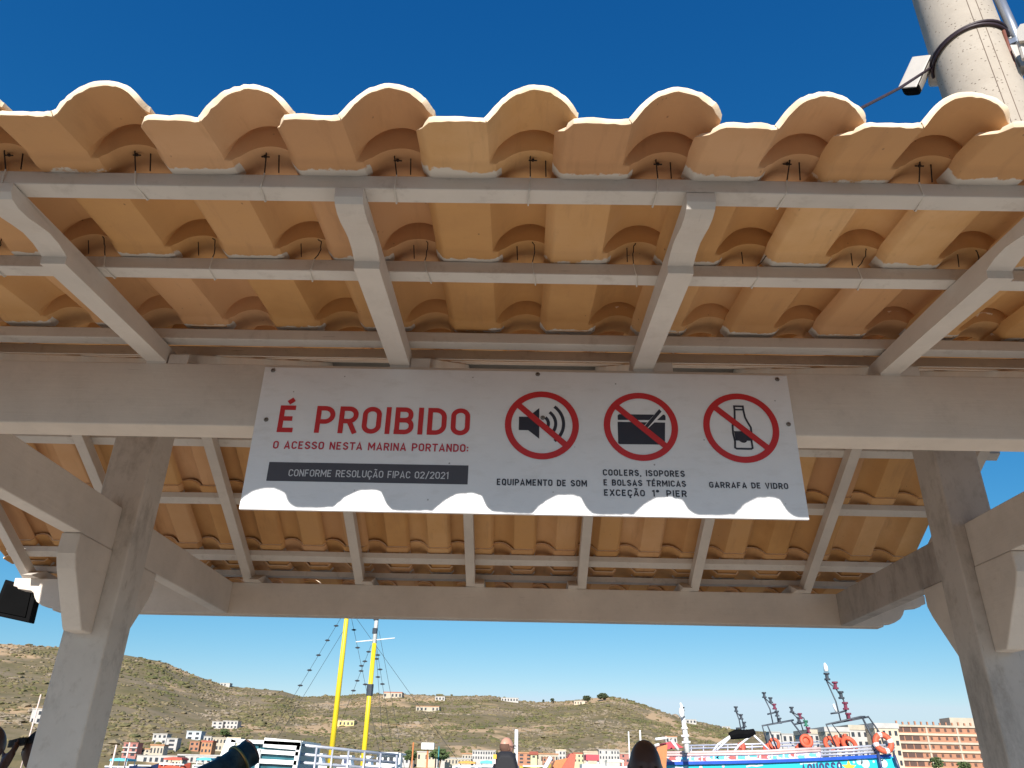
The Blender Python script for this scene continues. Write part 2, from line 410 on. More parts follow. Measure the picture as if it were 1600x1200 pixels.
# battens
BH = .040
def batten(yc, top, w=.056, tilt=0):
    for side in (0, 1):
        f = (lambda y: y) if side == 0 else mir
        n = 56; v = []; fc = []
        for i in range(n+1):                       # slightly wavy sawn strip
            x = XL-.10 + (XR-XL+.2)*i/n
            dz = .0035*noise.noise((x*1.3, yc, side*5.)) ; dy = .004*noise.noise((x*1.1, yc, side*5.+9))
            for (a, b) in ((-w/2, 0), (w/2, 0), (w/2, BH), (-w/2, BH)):
                y = yc+a+dy; v.append((x, f(y), top(yc)+(a*tilt)+b+dz+.0015))
        for i in range(n):
            for q in range(4):
                a = i*4+q; b = i*4+(q+1) % 4; fc.append((a, b, b+4, a+4))
        fc += [(0, 1, 2, 3), tuple(4*n+q for q in (3, 2, 1, 0))]
        m_ = MB(); m_.add(v, fc); m_.build('roof_batten', M_BATTEN, pav, bevel=.003)
GB = [1.462, 1.852, 2.318]; SB = [2.567, 3.087, 3.562, 3.98]
for y in GB: batten(y, gal_top, tilt=GS)
for y in SB: batten(y, st_top, tilt=SS)

# tiles --------------------------------------------------------------
PITCH_T = .3126; X0T = -.246
PROF = [(0,.027),(.004,.021),(.020,.002),(.026,0),(.05,0),(.08,0),(.11,0),(.14,0),(.158,0),(.1635,.0008),(.170,.0085),(.179,.0205),(.190,.0345),(.203,.0480),(.218,.0600),(.235,.0690),(.254,.0740),(.273,.0752),(.291,.0725),(.308,.0655),(.323,.0550),(.335,.0430),(.345,.0330),(.353,.0275),(.360,.0260)]
def resample(P):
    out = []
    for i in range(len(P)-1):
        p0, p1, p2, p3 = P[max(i-1, 0)], P[i], P[i+1], P[min(i+2, len(P)-1)]
        out.append(p1)
        if p1[0] >= .170: out.append(tuple((-a+9*b+9*c-d)/16 for a, b, c, d in zip(p0, p1, p2, p3)))
        elif .02 < p1[0]: out.append(tuple((b+c)/2 for b, c in zip(p1, p2)))
    return out+[P[-1]]
PROF = resample(PROF)
def tile_geo(x0, lip, head, side, seed, last=False):
    """one interlocking tile with a flat pan and a round hump; returns verts, faces, tuv, rnd"""
    rd = random.Random(seed)
    (ly, lz), (hy, hz) = lip, head
    L = math.hypot(hy-ly, hz-lz); c, s = (hy-ly)/L, (hz-lz)/L
    vs = ([0, .004, .014, .05, .12*L+.03, .4*L, .6*L, L-.160] if L > .4 else [0, .004, .014, .05, .3*L]) + ([L-.152, L-.146, L-.132, L-.129, L-.108, L-.095, L-.082, L-.070, L-.05, L] if L > .2 else [.5*L, .6*L, .7*L, .85*L, L])
    step = L-.130 if L > .2 else .6*L
    rnd = rd.random(); dx = rd.uniform(-.004, .004); dyaw = rd.uniform(-.008, .008); dzz = rd.uniform(-.002, .003); lipj = rd.uniform(-.012, .012)
    # normals of the profile
    npf = []
    for i in range(len(PROF)):
        a = PROF[max(i-1, 0)]; b = PROF[min(i+1, len(PROF)-1)]; d = math.hypot(b[0]-a[0], b[1]-a[1]); npf.append((-(b[1]-a[1])/d, (b[0]-a[0])/d))
    th = .0125
    v, tuv, out_ = [], [], []
    nU = len(PROF)
    chip_ph = rd.uniform(0, 50); pw_ = rd.uniform(.55, 1.15)
    for layer in (0, 1):
        for j, vv in enumerate(vs):
            up_h = .0128 if vv < step else 0.0; up_p = .0128*min(1, max(0, (step+.016-vv)/.045+.15))
            for i, (px, pz) in enumerate(PROF):
                kB = 1.0 if vv > step else 0.0                          # head section: a smaller barrel
                gv = 1.0 if step-.017 < vv < step else 0.0              # groove in front of it
                hump = max(0.0, min(1.0, (pz-.002)/.03)) if px > .15 else 0.0
                kL = kB*(1-layer) if side == 0 else kB*.72
                bx_ = px if px <= .1635 else .265+(px-.265)*(1-.13*kL)
                X = bx_ + npf[i][0]*th*layer; Z = pz*(1-.36*kL*hump) + npf[i][1]*th*layer + up_h*hump+up_p*(1-hump) + gv*(.0015+.0165*hump)
                V = vv
                fr = max(0, 1-vv/.05)
                V += fr*(lipj + .0045*noise.noise((px*28, chip_ph, layer*.6)) + .0045*noise.noise((px*95, chip_ph+7, layer*1.3)) + .020*max(0, noise.noise((px*16, chip_ph+31, layer*.35))-.28))
                V -= max(0, 1-vv/.10)*.006*max(0, (pz-.012)/.053)           # the hump stands a little proud
                if px < .045: V += max(0, 1-vv/.11)*.078*(1-px/.045)**1.6                     # cut corner
                if px > .338: V += fr*(px-.338)*.9
                Z += .0012*noise.noise((px*9, vv*7, chip_ph)) + dzz*(1-vv/L)
                X += dx + dyaw*(vv-L)
                cr = 1 if side == 0 else -1
                wx = x0 + cr*X; wy = ly + c*V - s*Z; wz = lz + s*V + c*Z
                if side == 0: wx = max(wx, -3.80+.0008*i)
                if side: wy = mir(wy)
                v.append((wx, wy, wz))
                out_.append(1.0 if layer else (.55 if vv < .003 else 0.0))
                near = max(0, 1-(abs(L-.086-vv))/.045) if px < .18 or px > .35 else 0
                tuv.append((px, vv, near*pw_ if layer == 0 else 0))
    nV = len(vs); f = []; o1 = nU*nV
    for j in range(nV-1):
        for i in range(nU-1):
            a = j*nU+i; f.append((a, a+nU, a+nU+1, a+1)); b = o1+a; f.append((b, b+1, b+nU+1, b+nU))
    for i in range(nU-1):
        f.append((i, i+1, o1+i+1, o1+i)); a = (nV-1)*nU+i; f.append((a+1, a, o1+a, o1+a+1))
    for j in range(nV-1):
        a = j*nU; f.append((a, o1+a, o1+a+nU, a+nU)); a = j*nU+nU-1; f.append((a+nU, o1+a+nU, o1+a, a))
    if side: f = [q[::-1] for q in f]
    return v, f, tuv, rnd, out_
def tile_mesh(name, parts, parent):
    v, f, tuv, rn, ou = [], [], [], [], []
    for (a, b, c, d, e) in parts:
        n = len(v); ou += e; v += a; f += [tuple(i+n for i in q) for q in b]; tuv += c; rn += [d]*len(a)
    o = obj(name, v, f, M_TILE, parent, smooth=True)
    at_ = o.data.attributes.new('tuv', 'FLOAT_VECTOR', 'POINT'); at_.data.foreach_set('vector', np.asarray(tuv, dtype=np.float32).ravel())
    float_attr(o.data, 'trnd', rn); float_attr(o.data, 'outer', ou)
    try: o.data.set_sharp_from_angle(angle=R(32))
    except Exception: pass
    return o
gz = lambda y: gal_top(y)+BH+.003
sz = lambda y: st_top(y)+BH+.003
ROWS = [((1.230, 1.246+EYE-.0128), (1.515, gz(1.515)+.004), 'g'), ((1.425, gz(1.425)), (1.915, gz(1.915)), 'g'), ((1.825, gz(1.825)), (2.392, gz(2.392)+.016), 'g'),
        ((2.300, gz(2.300)), (2.640, sz(2.640)), 's'), ((2.553, sz(2.553)), (3.165, sz(3.165)), 's'), ((3.075, sz(3.075)), (3.640, sz(3.640)), 's'), ((3.55, sz(3.55)), (4.06, sz(4.06)), 's'), ((3.97, sz(3.97)), (4.125, sz(4.125)), 's')]
ncol0 = int(math.floor((XL-.16-X0T)/PITCH_T)); ncol1 = int(math.ceil((XR+.05-X0T)/PITCH_T))
stuff = []
M_WIRE = flat('dark_wire', (.035, .025, .02), .5, .6)
M_WIREP = flat('painted_wire', (.62, .58, .52), .6)
count = 0
FARX = -1.048+.268-.02                             # far side: hump phase seen in the photo
for side in (0, 1):
    for ri, (lip, head, kind) in enumerate(ROWS):
        for c in range(ncol0-1, ncol1+2):
            if side == 0: x0 = X0T+c*PITCH_T; xm = x0+.16
            else: x0 = FARX+c*PITCH_T; xm = x0-.16
            if xm < XL-.12 or xm > XR+.16+(.30 if side and ri in (2, 3, 4) else 0): continue
            tg = tile_geo(x0, lip, head, side, 1000*side+100*ri+c)
            own = False
            if side == 0 and ri == 0 and -1.45 < xm < 1.6: own = True
            if side == 0 and ri == 1 and -1.75 < xm < 1.75: own = True
            if side == 0 and ri == 2 and -1.95 < xm < 1.95: own = True
            if side == 1 and ri == 3 and -2.4 < xm < 2.6: own = True
            if side == 1 and ri == 4 and -3.3 < xm < 2.9: own = True
            if side == 1 and ri == 5 and -3.3 < xm < -1.6: own = True
            if own and count < 98:
                count += 1
                t = tile_mesh('roof_tile', [tg], pav)
                if side == 0 and ri in (0, 1):                       # tie wires through the head holes and round the batten
                    rd = random.Random(c*7+ri)
                    yb = GB[ri]; hx = x0+.268+rd.uniform(-.012, .012); zc = gz(yb)+.066
                    m_ = MB(); y0 = yb-.052-rd.uniform(0, .012)
                    zb_ = gal_top(yb)
                    if ri == 0:
                        p0 = (hx-.01, y0-.012, zc+.004); p1 = (hx-.012+rd.uniform(-.01, .01), yb-.034, zb_+BH*.9)
                        m_.tube([p0, ((p0[0]+p1[0])/2+rd.uniform(-.006, .006), (p0[1]+p1[1])/2-.004, (p0[2]+p1[2])/2), p1], .0016, 6)
                        q0 = (hx+.022, y0+.010, zc-.018); q1 = (hx+.024, yb-.031, zb_+BH)
                        m_.tube([q0, q1], .0016, 6)
                        if rd.random() < .55: m_.tube([(p0[0]-.008, y0+.012, zc-.035), (p0[0]+.012, y0+.010, zc-.037)], .0018, 6); m_.sphere((p0[0]+.002, y0+.010, zc-.036), .0042)
                        p = p1
                    else:
                        a_ = rd.uniform(-.02, .02)
                        p0 = (hx+.005, y0, zc-.004); p1 = (hx+.006+a_, yb-.034, zb_+BH*.9)
                        sgn = rd.choice((1, 1, -1)); bw = rd.uniform(.008, .034); q_ = [Vector(p0).lerp(Vector(p1), i/7)+Vector((sgn*bw*math.sin(math.pi*(i/7)**rd.uniform(.7, 1.3)), -.010*math.sin(math.pi*i/7), .004*math.sin(9*i))) for i in range(8)]; m_.tube(q_, .0015, 6)
                        m_.tube([(hx-.028, y0+.012, zc-.03), (hx-.026, yb-.032, zb_+BH+.004)], .0014, 6)
                        p = p1
                    w_ = m_.build('tie_wire', M_WIRE, t)
                    m2 = MB(); e = rd.uniform(-.02, .02)
                    m2.tube([p, (p[0]+e*.4, yb-.0305, zb_+.004), (p[0]+e*.6, yb-.026, zb_-.001), (p[0]+e, yb+.026, zb_-.001), (p[0]+e, yb+.031, zb_+.006)], .0019, 6)
                    m2.build('wire_loop', M_WIREP, t)
            else: stuff.append(tg)
st = tile_mesh('roof_tiles', stuff, pav); st['kind'] = 'stuff'
MB().prism([(YR-.20, sz(YR-.20)+.012), (YR, sz(YR)+.055), (YR+.20, sz(YR-.20)+.012), (YR+.20, sz(YR-.20)-.015), (YR, sz(YR)-.03), (YR-.20, sz(YR-.20)-.015)], 'x', XL-.10, XR+.10).build('ridge_light_block', flat('light_block_grey', (.33, .31, .28), .9), pav)  # filler added under the ridge cap to block sun leaking through the tiles
rp = []
for k in range(36):                                   # ridge cap
    a = math.pi*k/35; rp.append((YR+.15*math.cos(a), sz(YR)-.015+.12*math.sin(a)))
rp2 = [(YR+(y-YR)*.9, z-.012) for y, z in rp][::-1]
o = MB().prism(rp+rp2, 'x', XL-.12, XR+.12).build('ridge_cap', M_TILE, pav); float_attr(o.data, 'trnd', [.5]*len(o.data.vertices))

# ------------------------------------------------------------------ the notice board
YS = 2.325
def mat_panel():
    m, nt, b = nodes_of('satin_white_panel')
    col = ramp(nt, noise_tex(nt, geo(nt), 6, 6, .7), .3, .75, (.76, .76, .775), (.83, .83, .84))
    vo = N(nt, 'ShaderNodeTexVoronoi'); vo.inputs['Scale'].default_value = 14; nt.links.new(geo(nt), vo.inputs['Vector'])
    sp1 = ramp(nt, vo.outputs['Distance'], .03, .05, (.7, .7, .7), (0, 0, 0)); col = mixc(nt, sp1, col, (.12, .10, .09))
    sm1 = ramp(nt, noise_tex(nt, mapping(nt, geo(nt), (3, 3, 9)), 3, 6, .7), .52, .78, (0, 0, 0), (.30, .30, .30)); col = mixc(nt, sm1, col, (.50, .47, .43))
    nt.links.new(col, b.inputs['Base Color']); b.inputs['Roughness'].default_value = .38
    return m
sign = thing('notice_board', 'wide white notice board with red prohibition circles and lettering on the front beam', 'sign', (0, YS, 1.0+EYE))
MB().box((-.870, YS, .7145+EYE), (.904, Y1-.001, 1.2165+EYE)).build('panel', mat_panel(), sign, bevel=.0015)
M_RED = flat('sign_red', (.56, .016, .022), .45, var=.05); M_RED2 = flat('sign_dark_red', (.50, .018, .045), .45, var=.05)
M_NAVY = flat('sign_ink', (.018, .020, .036), .5, var=.05); M_GREY = flat('sign_grey', (.060, .058, .072), .5, var=.05)
M_LGREY = flat('sign_pale_letters', (.60, .60, .62), .5, var=.03)

def arc(cx, cy, rx, ry, a0, a1, n=9):
    return [(cx+rx*math.cos(R(a0+(a1-a0)*i/n)), cy+ry*math.sin(R(a0+(a1-a0)*i/n))) for i in range(n+1)]
def glyph(ch, t):
    """stroke skeleton of a narrow engineering sans; cap height 1, stroke width t. returns (width, [(points, closed)])"""
    a = t/2; T = 1-a; w = .60; r = w-a; mid = (a+r)/2; hw = (r-a)/2
    S = []
    def st(p, closed=False): S.append((p, closed))
    if ch in 'OÃ0Ç' and ch in 'O0':
        q = .27 if hw > .2 else hw
        q = min(hw, .24)
        st(arc(r-q, T-q, q, q, 90, 0)[::1]+arc(r-q, a+q, q, q, 0, -90)+arc(a+q, a+q, q, q, 270, 180)+arc(a+q, T-q, q, q, 180, 90), True)
    elif ch in 'CÇG':
        q = min(hw, .24)
        if ch == 'G': st(arc(r-q, T-q, q, q, 8, 90)+arc(a+q, T-q, q, q, 90, 180)+arc(a+q, a+q, q, q, 180, 270)+arc(r-q, a+q, q, q, 270, 360)+[(r, .47), (mid+.02, .47)])
        else: st(arc(r-q, T-q, q, q, 5, 90)+arc(a+q, T-q, q, q, 90, 180)+arc(a+q, a+q, q, q, 180, 270)+arc(r-q, a+q, q, q, 270, 355))
        if ch == 'Ç': st([(mid, 0), (mid+.01, -.07), (mid+.07, -.10)]); st([(mid+.075, -.09), (mid+.06, -.20), (mid-.07, -.205)])
    elif ch in 'EÉ':
        st([(r-.03, T), (a, T), (a, a), (r-.03, a)]); st([(a, .51), (r-.09, .51)])
        if ch == 'É': st([(mid-.06, 1.10), (mid+.10, 1.24)])
        w = .565
    elif ch == 'F': st([(r-.03, T), (a, T), (a, 0)]); st([(a, .49), (r-.09, .49)]); w = .55
    elif ch == 'I': st([(a, 0), (a, 1)]); w = t
    elif ch == 'L': st([(a, 1), (a, a), (r-.06, a)]); w = .52
    elif ch == 'P': q = .24; st([(a, 0), (a, T)]+arc(r-q, T-q, q, q, 90, 0)+arc(r-q, .42+q*1.0, q, q, 0, -90)+[(a, .42)])
    elif ch == 'R': q = .22; st([(a, 0), (a, T)]+arc(r-q, T-q, q, q, 90, 0)+arc(r-q, .45+q, q, q, 0, -90)+[(a, .45)]); st([(mid+.02, .45), (r+.01, 0)])
    elif ch == 'B':
        q = .18; st([(a, 0), (a, T)]+arc(r-.03-q, T-q, q, q, 90, 0)+arc(r-.03-q, .52+q*.93, q, q*.93, 0, -90)+[(a, .52)]); q = .20
        st([(a, .52)]+arc(r-q, .52-q*.92, q, q*.92, 90, 0)+arc(r-q, a+q, q, q, 0, -90)+[(0, a)])
    elif ch == 'D': q = .26; st([(a, a), (a, T)]+arc(r-q, T-q, q, q, 90, 0)+arc(r-q, a+q, q, q, 0, -90), True)
    elif ch in 'AÃ':
        w = .66; c = w/2; st([(a*.9, 0), (c, T+.02), (w-a*.9, 0)]); st([(.16, .27), (w-.16, .27)])
        if ch == 'Ã': st([(c-.17, 1.12), (c-.09, 1.18), (c+.08, 1.12), (c+.17, 1.18)])
    elif ch == 'N': st([(a, 0), (a, 1)]); st([(a, 1-a*.6), (r, a*.6)]); st([(r, 0), (r, 1)])
    elif ch == 'M': w = .76; r = w-a; st([(a, 0), (a, 1)]); st([(a, 1-a*.5), (w/2, .33), (r, 1-a*.5)]); st([(r, 0), (r, 1)])
    elif ch == 'S':
        q = .235; k = min(hw, .24)
        st(arc(r-.02-k, T-q, k, q, 12, 90)+arc(a+k, T-q, k, q, 90, 190)+[(a+.10, .585), (r-.12, .435)]+arc(r-k, a+q, k, q, 15, -90)+arc(a+k, a+q, k, q, 270, 190))
    elif ch == 'T': st([(0, T), (w-.02, T)]); st([((w-.02)/2, T), ((w-.02)/2, 0)]); w = .58
    elif ch == 'U': q = hw if hw < .25 else .24; st([(a, 1)]+arc(a+q, a+q, q, q, 180, 270)+arc(r-q, a+q, q, q, 270, 360)+[(r, 1)])
    elif ch == 'V': w = .62; st([(a*.8, 1), (w/2, a*.4), (w-a*.8, 1)])
    elif ch == 'X': w = .62; st([(a*.8, 0), (w-a*.8, 1)]); st([(a*.8, 1), (w-a*.8, 0)])
    elif ch == 'Q': q = min(hw, .24); st(arc(r-q, T-q, q, q, 90, 0)+arc(r-q, a+q, q, q, 0, -90)+arc(a+q, a+q, q, q, 270, 180)+arc(a+q, T-q, q, q, 180, 90), True); st([(mid+.06, .25), (r+.02, -.02)])
    elif ch == '1': st([(a*.3, .80), (.22, T), (.22, 0)]); w = .34
    elif ch == '2': q = hw; st(arc(mid, T-q, q, q, 175, -12)+[(a, a), (r+a*.6, a)])
    elif ch == '/': w = .46; st([(a*.5, -.06), (w-a*.5, 1.06)])
    elif ch == ':': st([(a, .10), (a, .10+t)]); st([(a, .50), (a, .50+t)]); w = t
    elif ch == ',': st([(a+.02, .13), (a-.03, -.13)]); w = t+.03
    elif ch == 'º': st(arc(.14, .84, .10, .11, 0, 350, 14), True); w = .28
    elif ch == ' ': w = .34
    return w, S
def ribbon(mb, pts, width, to3, y, closed=False):
    n = len(pts); q = []
    pts2 = [pts[0]]
    for p in pts[1:]:
        if math.hypot(p[0]-pts2[-1][0], p[1]-pts2[-1][1]) > 1e-5: pts2.append(p)
    if closed and math.hypot(pts2[0][0]-pts2[-1][0], pts2[0][1]-pts2[-1][1]) < 1e-5: pts2.pop()
    pts = pts2; n = len(pts)
    for i in range(n):
        if closed: a, b, c = pts[i-1], pts[i], pts[(i+1) % n]
        else: a, b, c = pts[max(i-1, 0)], pts[i], pts[min(i+1, n-1)]
        def nrm(p, s):
            d = math.hypot(s[0]-p[0], s[1]-p[1]); return ((-(s[1]-p[1])/d, (s[0]-p[0])/d) if d > 1e-9 else None)
        n1, n2 = nrm(a, b), nrm(b, c)
        n1 = n1 or n2; n2 = n2 or n1
        mx, my = n1[0]+n2[0], n1[1]+n2[1]; l = math.hypot(mx, my)
        if l < 1e-6: mx, my, l = n1[0], n1[1], 1
        mx, my = mx/l, my/l; cs = max(.45, mx*n1[0]+my*n1[1]); h = width/2/cs
        q.append((b[0]+mx*h, b[1]+my*h)); q.append((b[0]-mx*h, b[1]-my*h))
    v = [to3(p, y-4e-6*(i//2)) for i, p in enumerate(q)]
    f = [(2*i, 2*i+1, (2*i+3) % (2*n), (2*i+2) % (2*n)) for i in range(n if closed else n-1)]
    mb.add(v, f)
class Lay: k = 0
def nexty(): Lay.k = (Lay.k+1) % 12; return YS-.0012-.00005*Lay.k
SPACE = .115
def text(s, x0, x1, zb, zt, mat, t=.155, name='lettering', parent=sign, slope=0, to3=None, y=None):
    H = zt-zb; gl = [glyph(c, t) for c in s]; sp = .17
    nat = sum(w for w, _ in gl); gaps = len(s)-1
    want = (x1-x0)/H; sp = SPACE
    sx = want/(nat+sp*gaps)
    if sx > 1.42: sx = 1.42; sp = (want/sx-nat)/gaps
    mb = MB(); x = 0
    for w, S in gl:
        for k_, (pts, cl) in enumerate(S):
            P = [(x0+(x+px)*sx*H, zb+pz*H+slope*(x+px)*H) for px, pz in pts]
            if to3 is None: ribbon(mb, P, t*H, lambda p, yy: (p[0], yy, p[1]+EYE), nexty(), cl)
            else: ribbon(mb, P, t*H, to3, k_*.002, cl)
        x += w+sp
    return mb.build(name, mat, parent)
text('É PROIBIDO', -.794, -.161, .976, 1.0725, M_RED, .168)
text('O ACESSO NESTA MARINA PORTANDO:', -.797, -.163, .918, .945, M_RED2, .170)
bar = MB().box((-.7995, YS-.001, .8085), (-.160, YS-.0004, .872)); bar.v = [(x, y, z+EYE) for x, y, z in bar.v]; bar.build('grey_band', M_GREY, sign)
text('CONFORME RESOLUÇÃO FIPAC 02/2021', -.732, -.221, .825, .8485, M_LGREY, .135)
text('EQUIPAMENTO DE SOM', -.068, .218, .808, .8295, M_NAVY, .185)
text('COOLERS, ISOPORES', .269, .530, .8465, .8675, M_NAVY, .185)
text('E BOLSAS TÉRMICAS', .270, .531, .8132, .8335, M_NAVY, .185)
text('EXCEÇÃO', .270, .3995, .7795, .8005, M_NAVY, .185); text('1º', .4215, .4435, .7797, .801, M_NAVY, .185); text('PIER', .466, .531, .780, .8012, M_NAVY, .185)
text('GARRAFA DE VIDRO', .6035, .853, .8122, .8318, M_NAVY, .185)
S3 = lambda p, y: (p[0], y, p[1]+EYE)
def poly(mb, pts, y): mb.add([S3(p, y) for p in pts], [tuple(range(len(pts)))])
# black symbols first, prohibition rings over them
spk = MB(); yk = YS-.0010
poly(spk, [(-.001, .9985), (.030, .9985), (.066, .969), (.066, 1.079), (.029, 1.0465), (-.001, 1.0465)], yk)
for rr, sp_ in ((.028, 50), (.052, 52), (.078, 52)):
    ribbon(spk, arc(.068, 1.0235, rr, rr, -sp_, sp_, 18), .0105, S3, yk)
spk.build('loudspeaker_symbol', M_NAVY, sign)
cb = MB()
poly(cb, [(.3225, .958), (.327, .955), (.470, .956), (.474, .960), (.4795, 1.034), (.3235, 1.034)], yk)
poly(cb, [(.3245, 1.041), (.4815, 1.043), (.4825, 1.057), (.479, 1.0625), (.329, 1.0615), (.3245, 1.057)], yk)
cb.build('cooler_symbol', M_NAVY, sign)
cb2 = MB(); M_PW = flat('sign_white', (.80, .80, .81), .4, var=.02)
poly(cb2, [(.402, 1.012), (.414, 1.005), (.478, 1.066), (.472, 1.092)], YS-.00115); cb2.build('lid_gap', M_PW, sign)
cb3 = MB(); poly(cb3, [(.408, 1.016), (.419, 1.0115), (.4705, 1.0735), (.463, 1.0825)], YS-.0013); cb3.build('lid_stick', M_NAVY, sign)
bt = MB()
out = [(.7125,1.098),(.7125,1.084),(.7105,1.060),(.7085,1.045),(.7000,1.028),(.6985,1.000),(.7020,.972),(.6995,.950),(.7045,.9465),(.752,.9465),(.7565,.950),(.7555,.972),(.7590,1.000),(.7590,1.022),(.7500,1.042),(.7440,1.058),(.7415,1.084),(.7415,1.098)]
ribbon(bt, out, .0062, S3, yk, True)
ribbon(bt, [(.7125, 1.0855), (.7415, 1.0855)], .0055, S3, yk-.00006)
poly(bt, [(.7025, 1.008), (.7560, 1.008), (.7560, .978), (.744, .978), (.738, .970), (.732, .967), (.725, .968), (.718, .972), (.7125, .978), (.7045, .978)], yk-.00012)
ribbon(bt, [(.7010, .9775), (.7570, .9775)], .0055, S3, yk-.00018)
bt.build('bottle_symbol', M_NAVY, sign)
for cx, cz, rr in ((.0745, 1.0185, .1215), (.3990, 1.0195, .1215), (.7270, 1.0210, .1235)):
    ri = MB(); ribbon(ri, arc(cx, cz, rr-.0105, rr-.0105, 0, 360, 64)[:-1], .021, S3, YS-.0017, True)
    d = (rr-.012)*math.cos(R(42)); e = (rr-.012)*math.sin(R(42))
    ribbon(ri, [(cx-d, cz+e), (cx+d, cz-e)], .0205, S3, YS-.00178)
    ri.build('prohibition_ring', M_RED, sign)
M_SCREW = flat('screw_metal', (.22, .20, .18), .35, .9); M_HOLE = flat('screw_slot', (.02, .02, .02), .8)
for x, z in ((-.840, 1.203), (-.834, 1.020), (.060, 1.205), (.869, 1.201), (.884, 1.036), (.0775, 1.044)):
    s = MB(); n = 14
    pr = [(0, -.0045), (.0035, -.0042), (.0065, -.0028), (.0078, -.0002)]
    v = []; f = []
    for (rr, dy) in pr[1:]:
        for k in range(n): a = 2*math.pi*k/n; v.append((x+rr*math.cos(a), YS-.0012+dy, z+EYE+rr*math.sin(a)))
    for j in range(len(pr)-2):
        for k in range(n): f.append((j*n+k, j*n+(k+1) % n, (j+1)*n+(k+1) % n, (j+1)*n+k))
    f.append(tuple(range(n))); s.add(v, f); so_ = s.build('screw', M_SCREW, sign, smooth=False)
    h = MB(); ribbon(h, [(x-.0025, z), (x+.0025, z)], .0014, S3, YS-.0058); ribbon(h, [(x, z-.0025), (x, z+.0025)], .0014, S3, YS-.00585); h.build('slot', M_HOLE, so_)
#PART2
# ------------------------------------------------------------------ helpers for the far things
def pxbox(mb, u0, v0, u1, v1, Y, depth, mi=0):
    """box whose front face stands at depth Y and spans the given photo rectangle"""
    um, vm = (u0+u1)/2, (v0+v1)/2
    x0, x1 = at(u0, vm, Y).x, at(u1, vm, Y).x; z1, z0 = at(um, v0, Y).z, at(um, v1, Y).z
    mb.box((x0, Y, z0), (x1, Y+depth, z1), mi); return x0, x1, z0, z1
def hill_depth(u, v):
    d = ray(u, v); az = math.atan2(d[0], d[1]); el = d[2]/math.hypot(d[0], d[1])
    for r in np.arange(R0+6, RR-3, 3.0):
        if (hill_z(az, r)-EYE)/r >= el: return r*math.cos(az)
    return (RR-8)*math.cos(az)
def pts(lst, Y): return [at(u, v, Y) for u, v in lst]

# ------------------------------------------------------------------ houses on the hillside and along the shore
M_GLASS = flat('dark_window', (.035, .04, .05), .25)
COLS = dict(white=(.42,.40,.375), cream=(.41,.36,.28), pink=(.36,.15,.125), brick=(.36,.17,.10), red=(.36,.10,.06), blue=(.44,.48,.50), grey=(.42,.41,.40), yellow=(.68,.55,.22), tan=(.55,.44,.32), orange=(.40,.20,.10), paleyellow=(.50,.46,.28))
def wallmat(c): return flat('plaster_'+c, COLS[c], .8, var=.10, vs=.6)
def house(name, label, cat, u0, v0, u1, v1, color, floors, cols, roof=None, Y=None, group=None, depth=None, gable=False, sink=2.5, bands=None, winw=.5, winh=.5):
    if Y is None: Y = hill_depth((u0+u1)/2, v1)
    else: d_az = ray((u0+u1)/2, v1); Y = Y*d_az[1]/math.hypot(d_az[0], d_az[1])
    um = (u0+u1)/2
    x0, x1 = at(u0, (v0+v1)/2, Y).x, at(u1, (v0+v1)/2, Y).x; zt, zb = at(um, v0, Y).z, at(um, v1, Y).z
    w = x1-x0; d = depth or min(14, max(5, w*.8)); h = zt-zb
    t = thing(name, label, cat, ((x0+x1)/2, Y+d/2, zb), group)
    rt = .12*h if roof else .05*h
    if gable: rt = .30*h
    m_ = MB().box((x0, Y, zb-sink), (x1, Y+d, zt-rt)); m_.build('wall', wallmat(color), t)
    if gable:
        g_ = MB(); g_.prism([(Y-.5, zt-rt), (Y+d+.5, zt-rt), (Y+d/2, zt)], 'x', x0-.5, x1+.5); g_.build('roof', wallmat(roof or 'red'), t)
    else:
        MB().box((x0-.25, Y-.25, zt-rt+.003), (x1+.25, Y+d+.25, zt)).build('roof', wallmat(roof or color), t)
    fh = (h-rt)/floors; cw = w/cols
    for f in range(floors):
        for c in range(cols):
            if random.random() < .08: continue
            cx = x0+(c+.5)*cw; cz = zb+(f+.52)*fh; ww = cw*winw*random.uniform(.8, 1.1); hh = fh*winh
            MB().box((cx-ww/2, Y-.06, cz-hh/2), (cx+ww/2, Y+.05, cz+hh/2)).build('window', M_GLASS, t)
        if bands and f:
            MB().box((x0-.1, Y-.7, zb+f*fh-.15), (x1+.1, Y-.003, zb+f*fh+.35)).build('balcony', wallmat(bands), t)
    return t
SH = 388
